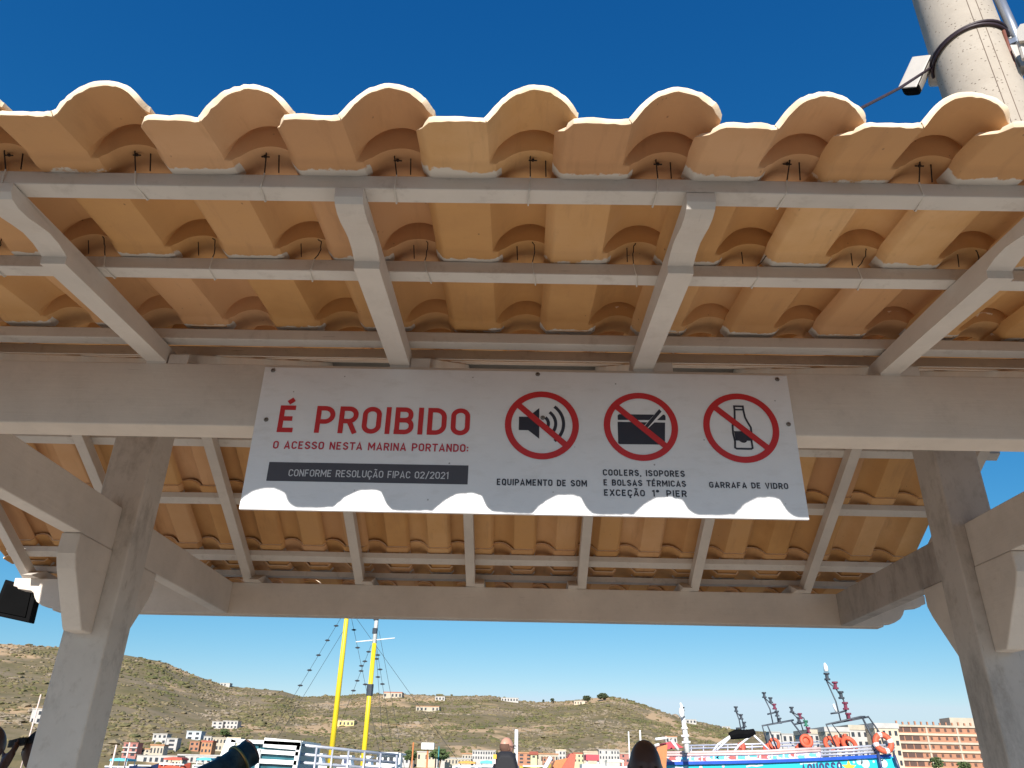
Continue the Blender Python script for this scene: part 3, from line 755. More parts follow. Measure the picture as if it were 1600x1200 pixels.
HS = [
 ('pink_house', 'pink three-storey house with pale balconies, nearest the left pillar on the shore', 192, 1160, 214, 1183, 'pink', 3, 2, None, SH+4, 'white'),
 ('white_house', 'white cube house with two rows of small windows above the orange-roofed house', 238, 1146, 260, 1163, 'white', 2, 3, None, None, None),
 ('white_house', 'white house with dark wide openings beside the white cube house', 259, 1153, 276, 1174, 'white', 3, 1, None, None, None),
 ('villa', 'cream house with an orange roof just above the long white boathouse', 234, 1163, 255, 1181, 'cream', 1, 4, 'orange', SH+6, None),
 ('villa', 'pale blue house with a shaded side standing high among the shore houses', 291, 1142, 314, 1157, 'blue', 2, 2, None, None, None),
 ('brick_house', 'unplastered brick house with arched openings under the pale blue house', 296, 1158, 311, 1174, 'brick', 2, 2, None, None, None),
 ('red_roofed_house', 'house with a bright red roof and red upper storey', 314, 1157, 331, 1178, 'orange', 2, 3, 'red', SH+8, None),
 ('apartment_house', 'tall cream house with a row of four windows beside the red-roofed house', 331, 1152, 353, 1174, 'cream', 2, 4, None, None, None),
 ('apartment_house', 'yellowish cream house half behind the white boat cabin', 354, 1152, 374, 1178, 'paleyellow', 3, 3, 'tan', SH+8, None),
 ('white_house', 'small white house with an open terrace alone on the slope', 331, 1127, 348, 1139, 'white', 2, 2, None, None, None),
 ('arcaded_house', 'white house with a dark arcade of four openings on the slope', 348, 1126, 371, 1139, 'white', 2, 4, None, None, None),
 ('boathouse', 'long low white boathouse at the water on the left', 213, 1180, 276, 1194, 'white', 1, 7, None, SH, None),
 ('boathouse', 'long white shed with a grey roof below the brick house', 277, 1179, 349, 1194, 'white', 1, 8, 'grey', SH+2, None),
 ('white_house', 'white house partly behind the left pillar, beside a red earth bank', 48, 1107, 66, 1132, 'white', 2, 2, None, None, None),
 ('hilltop_house', 'small white flat-roofed house on the crest of the left ridge', 344, 1067, 359, 1073, 'white', 1, 3, None, None, None),
 ('hilltop_house', 'long red-roofed house on the crest right of the yellow masts', 599, 1081, 628, 1091, 'cream', 1, 5, 'red', None, None),
 ('hillside_villa', 'cream villa with low wings below the crest', 650, 1103, 686, 1112, 'cream', 1, 6, 'orange', None, None),
 ('hilltop_house', 'tiny white house on the crest above the cream villa', 680, 1088, 695, 1095, 'white', 1, 3, None, None, None),
 ('hillside_villa', 'yellow roofed villa on the slope between the two yellow masts', 523, 1125, 553, 1135, 'yellow', 1, 5, 'cream', None, None),
 ('hilltop_hall', 'long white roof on the crest in the middle of the ridge', 783, 1090, 810, 1097, 'white', 1, 6, None, None, None),
 ('hilltop_house', 'pinkish house under the ridge-top trees', 897, 1095, 914, 1101, 'tan', 1, 4, 'white', None, None),
 ('hillside_villa', 'white villa on the falling right slope of the ridge', 1072, 1124, 1088, 1131, 'white', 1, 3, None, None, None),
 ('hillside_villa', 'small white villa at the right foot of the ridge', 1128, 1135, 1141, 1141, 'white', 1, 3, None, None, None),
 ('shore_hotel', 'long white building with rows of dark windows left of the man with the backpack', 738, 1172, 774, 1188, 'white', 2, 9, None, SH, None),
 ('brick_house', 'brick red building with a long balcony right of the white pole', 809, 1175, 832, 1194, 'brick', 3, 2, 'orange', SH, None),
 ('chapel', 'narrow pale yellow building beside the brick red building', 829, 1174, 839, 1192, 'paleyellow', 2, 1, None, SH-3, None),
 ('shore_house', 'low cream house with a terracotta roof on the middle shore', 840, 1177, 872, 1193, 'cream', 1, 7, 'orange', SH, None),
 ('shore_house', 'small pink house on the shore left of the red boat stern', 652, 1174, 680, 1190, 'tan', 1, 5, 'white', SH+6, None),
 ('shore_house', 'low grey-roofed house on the shore between two thin poles', 695, 1184, 736, 1196, 'cream', 1, 8, 'grey', SH-5, None),
 ('shore_hotel', 'white building with broken roofline left of the bald man', 936, 1171, 968, 1188, 'white', 2, 7, None, SH, None),
 ('shore_house', 'cream house with a pitched roof near the red canopy boat', 912, 1174, 935, 1190, 'cream', 1, 5, 'tan', SH+3, None),
 ('shore_house', 'white gabled shed on the shore just left of the grey-roofed house', 682, 1178, 697, 1192, 'white', 1, 2, 'grey', SH+2, None),
 ('shore_house', 'low orange-roofed house squeezed left of the long white building with window rows', 722, 1177, 740, 1190, 'cream', 1, 4, 'orange', SH+10, None),
 ('shore_house', 'brick-coloured block right behind the yellow and white boat', 848, 1183, 866, 1198, 'brick', 2, 3, None, SH-14, None),
 ('shore_house', 'white two-storey house behind the red boat stern', 868, 1171, 884, 1188, 'white', 2, 3, 'tan', SH+10, None),
 ('shore_house', 'pale yellow house right of the red boat stern', 896, 1176, 914, 1192, 'paleyellow', 2, 3, 'red', SH+6, None),
 ('shore_house', 'pink house just left of the bald man behind the cream canopy', 964, 1176, 984, 1192, 'pink', 2, 3, 'cream', SH+4, None),
 ('shore_house', 'grey house on the shore behind the deckhouse and the orange pole', 626, 1176, 646, 1194, 'grey', 2, 3, 'tan', SH+4, None),
 ('shore_house', 'tan house below the long white boathouse at its right end', 262, 1186, 284, 1200, 'tan', 1, 4, 'orange', SH-20, None),
 ('shore_house', 'cream house with a rust roof between the pink house and the boathouse', 213, 1169, 233, 1183, 'cream', 2, 3, 'orange', SH+8, None),
 ('shore_house', 'small white house right of the brick house, behind the red-roofed one', 318, 1150, 330, 1160, 'white', 1, 2, None, None, None),
 ('shore_house', 'white house low on the slope right of the bald man', 1040, 1150, 1058, 1162, 'white', 1, 3, 'orange', None, None),
]
for n, lab, u0, v0, u1, v1, c, fl, co, rf, Y, bd in HS:
    house(n, lab, 'house', u0, v0, u1, v1, c, fl, co, rf, Y, 'houses on the far shore and hill', bands=bd, gable=n in ('chapel',))
# white hotel cluster and the brick block on the right
for lab, u0, v0, u1, v1, c, fl, co, rf, Y in (
  ('white apartment block with tan sloped roofs behind the blue boat', 1266, 1140, 1292, 1200, 'white', 4, 3, 'cream', 262),
  ('white apartment block with stepped terraces behind the curved mast', 1293, 1136, 1330, 1200, 'cream', 4, 4, 'white', 258),
  ('tan fronted white apartment block behind the boat lifebuoys', 1331, 1133, 1370, 1200, 'white', 4, 4, 'cream', 264),
  ('white apartment block next to the brick block', 1371, 1130, 1408, 1200, 'tan', 4, 4, 'white', 260)):
    house('apartment_block', lab, 'apartment building', u0, v0, u1, v1, c, fl, co, rf, Y, 'pale apartment blocks behind the blue boat', depth=12)
for lab, u0, v0, u1, v1, Y in (('cluster of small white water tanks building on the hill foot', 1203, 1143, 1220, 1160, 330), ('white house with two round tanks at the foot of the hill', 1222, 1146, 1240, 1162, 330)):
    house('tank_house', lab, 'house', u0, v0, u1, v1, 'white', 1, 2, None, Y, 'houses on the far shore and hill')
def brick_block():
    Y = 240
    u0, u1, v0, v1 = 1404, 1560, 1135, 1215
    x0, x1 = at(u0, 1165, Y).x, at(u1, 1165, Y).x; zt, zb = at(1480, v0, Y).z, at(1480, v1, Y).z
    t = thing('brick_apartment_block', 'unfinished red brick apartment block with pale concrete floor slabs', 'apartment building', ((x0+x1)/2, Y+8, zb))
    MB().box((x0, Y, zb-4), (x1, Y+16, zt-.3)).build('wall', wallmat('brick'), t)
    F = 6; fh = (zt-zb)/F; rd = random.Random(5)
    for f in range(F+1):
        z = zb+f*fh
        MB().box((x0-.5, Y-.5, z-.32), (x1+.3, Y-.003, z+.22)).build('floor_slab', wallmat('tan' if f % 2 else 'cream'), t)
    n = 13; cw = (x1-x0)/n
    for f in range(F):
        z = zb+f*fh
        for c in range(n):
            cx = x0+(c+.5)*cw
            big = c < 3
            ww, hh = (cw*.86, fh*.55) if big else (cw*rd.choice((.28, .34, .55)), fh*.36)
            MB().box((cx-ww/2, Y-.08, z+fh*.52-hh/2), (cx+ww/2, Y+.05, z+fh*.52+hh/2)).build('window', flat('dark_opening', (.09, .05, .04), .8), t)
    for c in range(0, n+1, 4):
        x = x0+c*cw
        MB().box((x-.25, Y-.25, zb), (x+.25, Y-.0035, zt)).build('column', wallmat('cream'), t)
    for c in range(16):
        x = x0+(c+.5)*(x1-x0)/16
        MB().box((x-.2, Y+.5, zt-.3), (x+.2, Y+.9, zt+.9+rd.random()*.4)).build('parapet_stub', wallmat('brick'), t)
    MB().box((x0+18, Y+4, zt-.3), (x0+26, Y+10, zt+2.6)).build('roof_house', wallmat('cream'), t)
brick_block()

# trees on the ridge and the shore
M_LEAF = flat('tree_leaves', (.045, .060, .025), .9, var=.5, vs=1.2); M_BARK = flat('tree_bark', (.16, .11, .07), .9)
M_LEAF2 = flat('bright_tree_leaves', (.065, .095, .028), .9, var=.5, vs=1.2)
def tree(label, u, vt, vb, wpx, Y=None, mat=None, group='trees on the ridge'):
    Y = Y or hill_depth(u, vb+1.5)
    p0, p1 = at(u, vb, Y), at(u, vt, Y); h = p1.z-p0.z; w = (at(u+wpx/2, vb, Y)-at(u-wpx/2, vb, Y)).length
    t = thing('tree', label, 'tree', (p0.x, p0.y, p0.z-1), group)
    m_ = MB(); m_.tube([(p0.x, p0.y, p0.z-2.5), (p0.x+.1*w, p0.y, p0.z+h*.35), (p0.x, p0.y, p0.z+h*.7)], [w*.06, w*.045, w*.02], 7)
    for a in range(4):
        an = a*1.7; m_.tube([(p0.x+.05*w, p0.y, p0.z+h*.3), (p0.x+w*.3*math.cos(an), p0.y+w*.3*math.sin(an), p0.z+h*(.55+.08*a))], [w*.03, w*.012], 5)
    m_.build('trunk', M_BARK, t)
    V, Fc = [], []; k = 0; rd = random.Random(int(u*7))
    for _ in range(150):
        a = rd.uniform(0, 6.283); rr = (rd.random()**.5)*w*.5; zz = rd.uniform(.28, 1.0)
        rr *= math.sin(math.pi*min(1, (zz-.15)/.95))**.6
        s = w*rd.uniform(.05, .11)
        P = ICO_V*np.array([s, s, s*.7])*(1+rng.uniform(-.35, .35, (12, 1)))+np.array([p0.x+rr*math.cos(a), p0.y+rr*math.sin(a), p0.z+h*zz-s*.4])
        V.append(P); Fc.append(ICO_F+12*k); k += 1
    obj('crown', np.concatenate(V), np.concatenate(Fc), mat or M_LEAF, t)
tree('widest dark tree on the crest right of centre, on the rise', 942, 1083, 1094, 17)
tree('dark round tree left of the widest tree on the crest', 917, 1087, 1097, 13)
tree('small dark tree alone on the crest between the white roof and the pair', 863, 1091, 1098, 7)
tree('slim upright dark tree on the crest', 849, 1093, 1099, 4)
tree('dark green tree below the arcaded house', 350, 1139, 1151, 15, group='trees on the slope', mat=M_LEAF2)
tree('green tree behind the two thin orange poles on the shore', 686, 1170, 1190, 30, Y=370, group='trees on the slope', mat=M_LEAF2)
tree('green tree at the shore left of the pink house', 640, 1172, 1192, 22, Y=372, group='trees on the slope', mat=M_LEAF2)
tree('dark tree at the foot of the brick block', 1466, 1183, 1204, 20, Y=215, group='trees on the slope', mat=M_LEAF2)
tree('low dark tree at the right of the brick block foot', 1508, 1190, 1206, 20, Y=218, group='trees on the slope', mat=M_LEAF2)

# ------------------------------------------------------------------ boats
M_WHITE = flat('boat_white', (.78, .78, .76), .4, var=.06, vs=2); M_YEL = flat('mast_yellow', (.78, .56, .02), .45, var=.10, vs=1.5)
M_ROPE = flat('rope_dark', (.022, .024, .03), .9); M_STEEL = flat('rail_steel', (.46, .47, .52), .35, .3); M_TEAL = flat('cabin_glass', (.03, .12, .15), .15, var=.4, vs=2)
M_RSTEEL = flat('dark_tube', (.05, .06, .075), .5, .3); M_ORANGE = flat('buoy_orange', (.58, .10, .045), .6); M_RWOOD = flat('red_wood', (.52, .09, .05), .6); M_OWOOD = flat('orange_wood', (.48, .17, .055), .6)
M_BLUE = flat('boat_blue', (.012, .075, .42), .35); M_CYAN = flat('boat_cyan', (.02, .50, .66), .35, var=.18, vs=.8); M_LCYAN = flat('canvas_turquoise', (.10, .42, .50), .7)
M_NAVYH = flat('boat_navy', (.03, .045, .12), .4); M_BLACK = flat('matt_black', (.006, .006, .0065), .85); M_REDF = flat('red_basket', (.16, .02, .05), .6); M_GRNF = flat('green_basket', (.03, .17, .10), .6)
def tube_px(name, mat, parent, path, Y, r, n=6, smooth=True, dy=0):
    return MB().tube([at(u, v, Y+dy) for u, v in path], r, n).build(name, mat, parent, smooth=smooth)
def poly_px(mb, pl, Y, depth):
    P = [at(u, v, Y) for u, v in pl]; n = len(P)
    v = [tuple(p) for p in P]+[(p.x, p.y+depth, p.z) for p in P]
    mb.add(v, [tuple(range(n)), tuple(range(2*n-1, n-1, -1))]+[(i, n+i, n+(i+1) % n, (i+1) % n) for i in range(n)]); return mb
# schooner with the yellow masts
YS2 = 30
c = at(540, 1200, YS2)
sch = thing('schooner', 'white sailing schooner with two tall yellow masts and grey deck rails', 'boat', (c.x, YS2, -.9))
hl = MB(); hx0, hx1 = at(380, 1200, YS2).x, at(640, 1200, YS2).x
st_ = [(hx0-1, .55, .6), (hx0+1.2, 1.5, 1.0), (hx0+3, 1.9, .95), (hx1-2, 1.8, .95), (hx1, 1.2, 1.05), (hx1+1.6, .12, 1.35)]
v = []
for (x, b, z) in st_: v += [(x, YS2-b+1, z), (x, YS2-b*.55+1, -1.0), (x, YS2+b*.55+1, -1.0), (x, YS2+b+1, z)]
f = [(0, 1, 2, 3), (23, 22, 21, 20)]
for i in range(5):
    a = i*4; f += [(a, a+4, a+5, a+1), (a+1, a+5, a+6, a+2), (a+2, a+6, a+7, a+3), (a+3, a+7, a+4, a)]
hl.add(v, f); hl.build('hull', M_WHITE, sch)
m1 = [at(514, 1196, YS2), at(542, 962, YS2), at(556, 845, YS2)]; m1[0].z = .9
mo = MB().tube([(m1[1].x, YS2, .9), (m1[1].x, YS2, m1[2].z)], [.108, .075], 12).build('mast', M_YEL, sch, smooth=True)
Y2_ = YS2+1.0
mx = at(585, 1005, Y2_).x; zc_ = at(585, 1005, Y2_).z; zt_ = at(600, 860, Y2_).z
mo2 = MB().tube([(mx, Y2_, .9), (mx, Y2_, zc_)], [.098, .082], 12).build('mast', M_YEL, sch, smooth=True)
MB().tube([(mx, Y2_, zc_), (mx, Y2_, zt_)], [.085, .06], 10).build('topmast', M_WHITE, mo2, smooth=True)
tube_px('crosstree', M_WHITE, mo2, [(556, 1003), (586, 1000), (617, 997)], Y2_, .022)
for k in range(4): MB().tube([(mx-.02, Y2_-.02, zc_+.35+.5*k), (mx-.02, Y2_-.02, zc_+.55+.5*k)], .10, 8).build('mast_lamp', M_RSTEEL, mo2)
MB().tube([(mx, Y2_, at(576, 1078, Y2_).z-.2), (mx, Y2_, at(576, 1078, Y2_).z+.2)], .125, 10).build('mast_band', M_RSTEEL, mo2)
stays = [((459, 1088), (548, 940), 6, 0), ((474, 1088), (540, 980), 0, 0), ((548, 1090), (580, 1008), 5, 1), ((549, 965), (575, 1090), 4, 1), ((556, 965), (581, 1000), 0, 1), ((588, 1008), (600, 1085), 3, 1), ((592, 985), (610, 1082), 0, 1), ((587, 1010), (592, 1078), 2, 1)]
for (a, b, nfl, w_) in stays:
    Yr = YS2 if w_ == 0 else Y2_
    pa, pb = at(*a, Yr), at(*b, Yr)
    if a[1] > b[1]: lo, hi = pa, pb
    else: lo, hi = pb, pa
    d = lo-hi; ext = lo + d*((lo.z-1.1)/max(.1, hi.z-lo.z)) if hi.z > lo.z else lo
    s_ = MB().tube([hi, ext], .007, 5).build('stay', M_ROPE, sch)
    for k in range(nfl):
        p = hi.lerp(lo, (k+.7)/(nfl+.4)); m_ = MB()
        m_.box((p.x-.05, p.y-.03, p.z-.03), (p.x+.05, p.y+.03, p.z+.03)); m_.tube([(p.x-.09, p.y, p.z), (p.x+.09, p.y, p.z)], .018, 6); m_.build('block', M_ROPE, s_)
# wheelhouse: white frame with dark teal panes
YW = 26
frm = MB()
def fb(a, b, w, dy=0): frm.bar(at(*a, YW+dy), at(*b, YW+dy), w, w, up=(0, 1, 0))
wh = thing('boat_wheelhouse', 'white framed boat wheelhouse with dark teal window panes behind the bronze cannon', 'boat cabin', (at(410, 1200, YW).x, YW, 0))
for (a, b, w) in (((362, 1157), (471, 1163), .10), ((413, 1160), (470, 1165), .26), ((363, 1155), (345, 1200), .30), ((377, 1160), (369, 1186), .16), ((468, 1163), (460, 1206), .13), ((407, 1174), (467, 1178), .11), ((405, 1189), (464, 1192), .12), ((406, 1170), (401, 1206), .11)):
    frm.bar(at(*a, YW), at(*b, YW), w, .12, up=(0, 1, 0))
x0, x1 = at(360, 1180, YW).x, at(469, 1180, YW).x; zt_ = at(415, 1158, YW).z
frm.box((x0, YW+.1, zt_-.05), (x1, YW+2.6, zt_+.03)); frm.build('frame', M_WHITE, wh)
for (pl) in ([(377, 1161), (404, 1162), (404, 1206), (362, 1206)], [(410, 1168), (466, 1171), (465, 1177), (409, 1173)], [(406, 1178), (464, 1181), (462, 1190), (405, 1187)], [(404, 1193), (461, 1196), (460, 1210), (403, 1210)]):
    poly_px(MB(), pl, YW+.09, .02).build('window_pane', M_TEAL, wh)
MB().box((x0+.55, YW+.16, .8), (x1-.12, YW+.18, zt_-.08)).build('window_pane', M_TEAL, wh)
MB().box((x0, YW+2.5, .8), (x1, YW+2.6, zt_-.06)).build('back_panel', M_WHITE, wh)
for k in range(3): tube_px('curved_seat', flat('pale_teal', (.30, .45, .46), .5), wh, [(418+k*4, 1192-k*2), (430+k*3, 1183-k), (445, 1181), (455-k*2, 1184)], YW+.8, .035)
lr = MB().box((x0+.2, YW+.3, .5), (x1-.2, YW+2.4, .9)).build('base', M_WHITE, wh)
# grey rails running back along the schooner's deck
rl = thing('deck_railing', 'grey three-bar deck railing between the wheelhouse and the white deckhouse', 'railing', (at(540, 1200, 27).x, 27, .9))
for (a, b, r) in (((469, 1164), (622, 1180), .045), ((466, 1178), (620, 1192), .045), ((463, 1191), (618, 1203), .045)):
    MB().tube([at(*a, YW+.3), at((a[0]+b[0])/2, (a[1]+b[1])/2, YW+1.4), at(*b, YW+2.6)], r, 8).build('rail', M_STEEL, rl, smooth=True)
for k in range(7):
    u = 470+k*25; Yk = YW+.3+k*.36; p = at(u, 1164+k*2.6, Yk); MB().tube([(p.x, p.y, .7), (p.x, p.y, p.z)], .035, 8).build('post', M_STEEL, rl, smooth=True)
dk = thing('deckhouse', 'small white deckhouse with dark windows at the right end of the grey railing', 'boat cabin', (at(605, 1200, 29.5).x, 29.5, .9))
m_ = MB(); a = pxbox(m_, 588, 1177, 618, 1206, 29.2, 1.8); m_.build('wall', M_WHITE, dk)
m_ = MB(); pxbox(m_, 585, 1175, 622, 1178.5, 29.0, 2.2); m_.build('roof', M_WHITE, dk)
for u in (593, 602, 611):
    m_ = MB(); pxbox(m_, u-3, 1183, u+3, 1190, 29.17, .05); m_.build('window', M_GLASS, dk)
m_ = MB(); pxbox(m_, 622, 1177, 625, 1212, 29.2, .12); tag(m_.build('mooring_post', M_WHITE), 'short white post just right of the white deckhouse', 'post')
# small white launches behind the railing
for lab, u0, v0, u1, v1, Yb in (('white launch with a raked windscreen behind the railing, left of the front mast', 476, 1180, 512, 1200, 60), ('white launch with a flat canopy behind the railing, right of the front mast', 526, 1183, 556, 1204, 64), ('white launch between rear mast and deckhouse', 558, 1184, 586, 1203, 58)):
    t = thing('launch', lab, 'boat', (at((u0+u1)/2, v1, Yb).x, Yb, -.9), 'white launches behind the railing')
    m_ = MB(); P = [at(u0, v1-6, Yb), at(u1, v1-8, Yb)]; L = P[1].x-P[0].x; z = P[0].z
    m_.prism([(P[0].x, z), (P[1].x+.3, z+.1), (P[1].x-.4, -1), (P[0].x+.2, -1)], 'y', Yb, Yb+1.6); m_.build('hull', M_WHITE, t)
    m_ = MB(); zt_ = at((u0+u1)/2, v0, Yb).z; m_.prism([(P[0].x+L*.2, z+.02), (P[0].x+L*.75, z+.05), (P[0].x+L*.62, zt_), (P[0].x+L*.25, zt_)], 'y', Yb+.2, Yb+1.4); m_.build('cabin', M_WHITE, t)
    m_ = MB(); m_.box((P[0].x+L*.32, Yb+.15, z+(zt_-z)*.35), (P[0].x+L*.58, Yb+.21, z+(zt_-z)*.75)); m_.build('window', M_NAVYH, t)
    m_ = MB(); m_.box((P[0].x+L*.1, Yb+.1, zt_+.02), (P[0].x+L*.72, Yb+1.5, zt_+.12)); m_.build('canopy', M_WHITE, t)
# boats and masts on the left shore
for lab, a, b, Yb in (('thin pale pole nearer the left pillar', (182, 1164), (171, 1206), 70), ('thin pale pole in front of the pink house', (203, 1160), (192, 1206), 72), ('thin white and rust pole left of the left pillar', (64, 1085), (40, 1170), 90)):
    pa, pb = at(*a, Yb), at(*b, Yb); tag(MB().tube([(pa.x, Yb, -1), (pa.x, Yb, pa.z)], .075, 8).build('mooring_pole', flat('pinkish_pole', (.66, .50, .44), .6), smooth=True), lab, 'pole', 'thin pale poles on the left')
def small_boat(lab, u0, u1, v, Yb, hullmat, canopy=None, cv=None, group='small boats at the quay'):
    P0, P1 = at(u0, v, Yb), at(u1, v, Yb); L = P1.x-P0.x; z = P0.z
    t = thing('fishing_boat', lab, 'boat', ((P0.x+P1.x)/2, Yb, -.9), group)
    v_ = []; ST = [(0, .35, .10), (.15, .75, .0), (.5, 1, -.05), (.85, .7, .08), (1, .08, .28)]
    for (q, b, dz) in ST:
        x = P0.x+L*q; v_ += [(x, Yb-b*.9+1, z+dz), (x, Yb-b*.5+1, -1), (x, Yb+b*.5+1, -1), (x, Yb+b*.9+1, z+dz)]
    f_ = [(0, 1, 2, 3), (19, 18, 17, 16)]
    for i in range(4):
        a = i*4; f_ += [(a, a+4, a+5, a+1), (a+1, a+5, a+6, a+2), (a+2, a+6, a+7, a+3), (a+3, a+7, a+4, a)]
    m_ = MB(); m_.add(v_, f_); m_.build('hull', hullmat, t)
    m_ = MB(); m_.box((P0.x+L*.1, Yb+.05, z+.03), (P0.x+L*.9, Yb+.12, z+.13)); m_.build('rail', M_WHITE, t)
    if canopy:
        zc = at((u0+u1)/2, cv, Yb).z
        m_ = MB(); m_.prism([(P0.x+L*.2, zc), (P0.x+L*.8, zc), (P0.x+L*.78, zc+.16), (P0.x+L*.5, zc+.24), (P0.x+L*.22, zc+.16)], 'y', Yb+.1, Yb+1.9); m_.build('canopy', canopy, t)
        for q in (.24, .76):
            for y in (Yb+.2, Yb+1.8): MB().tube([(P0.x+L*q, y, z-.1), (P0.x+L*q, y, zc)], .04, 6).build('post', M_WHITE, t)
    return t
small_boat('dark blue boat with a teal canopy beside the left pillar', 158, 206, 1199, 74, M_NAVYH, M_LCYAN, 1189)
small_boat('boat with a navy rail in front of the pink house', 196, 240, 1197, 78, M_NAVYH)
small_boat('red hulled boat moored below the long white boathouse', 243, 292, 1195, 82, M_RWOOD, flat('red_canvas', (.55, .08, .05), .7), 1187)
small_boat('white boat with a turquoise canopy left of the bronze cannon', 296, 336, 1197, 80, M_WHITE, M_LCYAN, 1188)
small_boat('white boat with an orange rail left of the man with the backpack', 706, 752, 1198, 84, M_WHITE, flat('orange_canvas', (.62, .30, .06), .7), 1193)
small_boat('pale boat with a turquoise canopy touching the backpack man', 742, 780, 1199, 70, M_WHITE, M_LCYAN, 1193)
small_boat('yellow and white boat right of the white pole', 812, 862, 1198, 76, flat('yellow_hull', (.60, .45, .08), .5))
small_boat('white boat with a cream canopy left of the bald man', 940, 985, 1200, 66, M_WHITE, flat('cream_canvas', (.72, .67, .52), .7), 1191)
for lab, u, vt, Yb, mt, r, grp in (('thin orange pole right of the deckhouse', 646, 1160, 60, M_OWOOD, .055, 1), ('thin orange pole with a white box on top', 669, 1162, 58, M_OWOOD, .06, 1), ('thin teal pole left of the backpack man', 686, 1166, 60, flat('teal_pole', (.05, .22, .22), .5), .04, 1), ('thick white pole just right of the backpack man', 807, 1140, 24, M_WHITE, .05, 0), ('short white pole above the bald head', 1000, 1141, 50, M_WHITE, .05, 0), ('short pale pole left of the bald head', 982, 1143, 60, M_WHITE, .045, 0)):
    p = at(u, vt, Yb); o = MB().tube([(p.x, Yb, -.9 if Yb > 30 else -.9), (p.x, Yb, p.z)], [r*1.15, r], 9).build('pole', mt, smooth=True); tag(o, lab, 'pole', 'thin poles along the quay' if grp else None)
    if 'box' in lab:
        m_ = MB(); m_.box((p.x-.42, Yb-.25, p.z-.35), (p.x+.42, Yb+.25, p.z+.05)); m_.build('lamp_box', M_WHITE, o)
# red wooden stern and orange boat in the middle
rs = thing('red_boat', 'red and orange wooden boat stern raking up with a white spar before it', 'boat', (at(880, 1200, 40).x, 40, -.9))
poly_px(MB(), [(872, 1210), (892, 1177), (900, 1179), (896, 1210)], 40, 2.2).build('stern_board', M_RWOOD, rs)
poly_px(MB(), [(858, 1210), (868, 1188), (889, 1184), (872, 1212)], 40.3, 2.0).build('side_board', M_OWOOD, rs)
MB().tube([at(846, 1210, 39.5), at(861, 1183, 39.5)], .10, 8).build('spar', M_WHITE, rs, smooth=True)
rp_ = MB(); rx0, rx1 = at(852, 1205, 40).x, at(905, 1205, 40).x
rp_.prism([(rx0, 1.2), (rx1, 1.2), (rx1-.5, -1), (rx0+.4, -1)], 'y', 40.05, 42.4); rp_.build('hull', M_OWOOD, rs)
rk = thing('red_kiosk_boat', 'boat with a bright red boxed awning left of the bald man', 'boat', (at(926, 1200, 46).x, 46, -.9))
m_ = MB(); pxbox(m_, 916, 1179, 936, 1188, 46, 1.5); m_.build('awning', flat('red_awning', (.55, .05, .07), .6), rk)
m_ = MB(); pxbox(m_, 910, 1194, 944, 1250, 46, 1.8); m_.build('hull', M_WHITE, rk)
for u in (917.5, 934.5): tube_px('post', M_WHITE, rk, [(u, 1186), (u-1, 1200)], 46.2, .05)
ob = thing('orange_boat', 'orange wooden boat with a red awning between the bald man and the blue boat', 'boat', (at(1034, 1200, 27).x, 27, -.9))
poly_px(MB(), [(1016, 1215), (1027, 1168), (1043, 1163), (1040, 1215)], 27, 1.6).build('stem', M_OWOOD, ob)
poly_px(MB(), [(1036, 1162), (1052, 1158), (1068, 1168), (1040, 1171)], 27.6, 1.6).build('awning', flat('red_awning', (.55, .05, .07), .6), ob)
m_ = MB(); m_.prism([(at(1010, 1210, 27).x, .9), (at(1044, 1210, 27).x, 1.0), (at(1040, 1210, 27).x, -1), (at(1014, 1210, 27).x, -1)], 'y', 27.1, 28.9); m_.build('hull', M_OWOOD, ob)
for a, b in (((1024, 1155), (1042, 1153)), ((1023, 1165), (1030, 1163))): tube_px('white_bar', M_WHITE, ob, [a, b], 27.2, .045)
tube_px('boom', M_WHITE, ob, [(1049, 1156), (1060, 1172)], 27.1, .05)
for (u, v) in ((986, 1136), (1022, 1136), (1027, 1134), (1036, 1136), (1044, 1135)):
    pass

# the blue excursion boat ------------------------------------------------
YB = 30
bt_ = thing('excursion_boat', 'bright blue excursion boat with fish pictures, railings and curved basket masts', 'boat', (at(1220, 1200, YB).x, YB, -.9))
TRIM = [(1040, 1190.5), (1120, 1189), (1200, 1187), (1290, 1183.5), (1393, 1178)]
def strip_px(mb, pl, dv0, dv1, Y, depth):
    n = len(pl); P = [at(u, v+dv0, Y) for u, v in pl]+[at(u, v+dv1, Y) for u, v in pl]
    v = [tuple(p) for p in P]+[(p.x, p.y+depth, p.z) for p in P]; f = []
    for i in range(n-1): f += [(i, i+1, n+i+1, n+i), (2*n+i+1, 2*n+i, 3*n+i, 3*n+i+1), (i+1, i, 2*n+i, 2*n+i+1), (n+i, n+i+1, 3*n+i+1, 3*n+i)]
    f += [(0, n, 3*n, 2*n), (n-1, 3*n-1, 4*n-1, 2*n-1)]
    return mb.add(v, f)
strip_px(MB(), TRIM, 0, 5.0, YB-.12, 4.2).build('gunwale', M_BLUE, bt_)
pan = MB(); strip_px(pan, TRIM[:-1]+[(1396, 1179)], 5.2, 75, YB, 4.0); pan.build('side_panel', M_CYAN, bt_)
poly_px(MB(), [(1389, 1186), (1396, 1182), (1412, 1215), (1397, 1260)], YB+.01, 3.9).build('stern_panel', M_CYAN, bt_)
poly_px(MB(), [(1399, 1198), (1410, 1206), (1412, 1214), (1400, 1216)], YB-.03, .1).build('stern_corner', M_WHITE, bt_)
for pth in ([(1372, 1176), (1380, 1216)], [(1397, 1180), (1410, 1216)]): tube_px('stay', M_NAVYH, bt_, pth, YB-.2, .05)
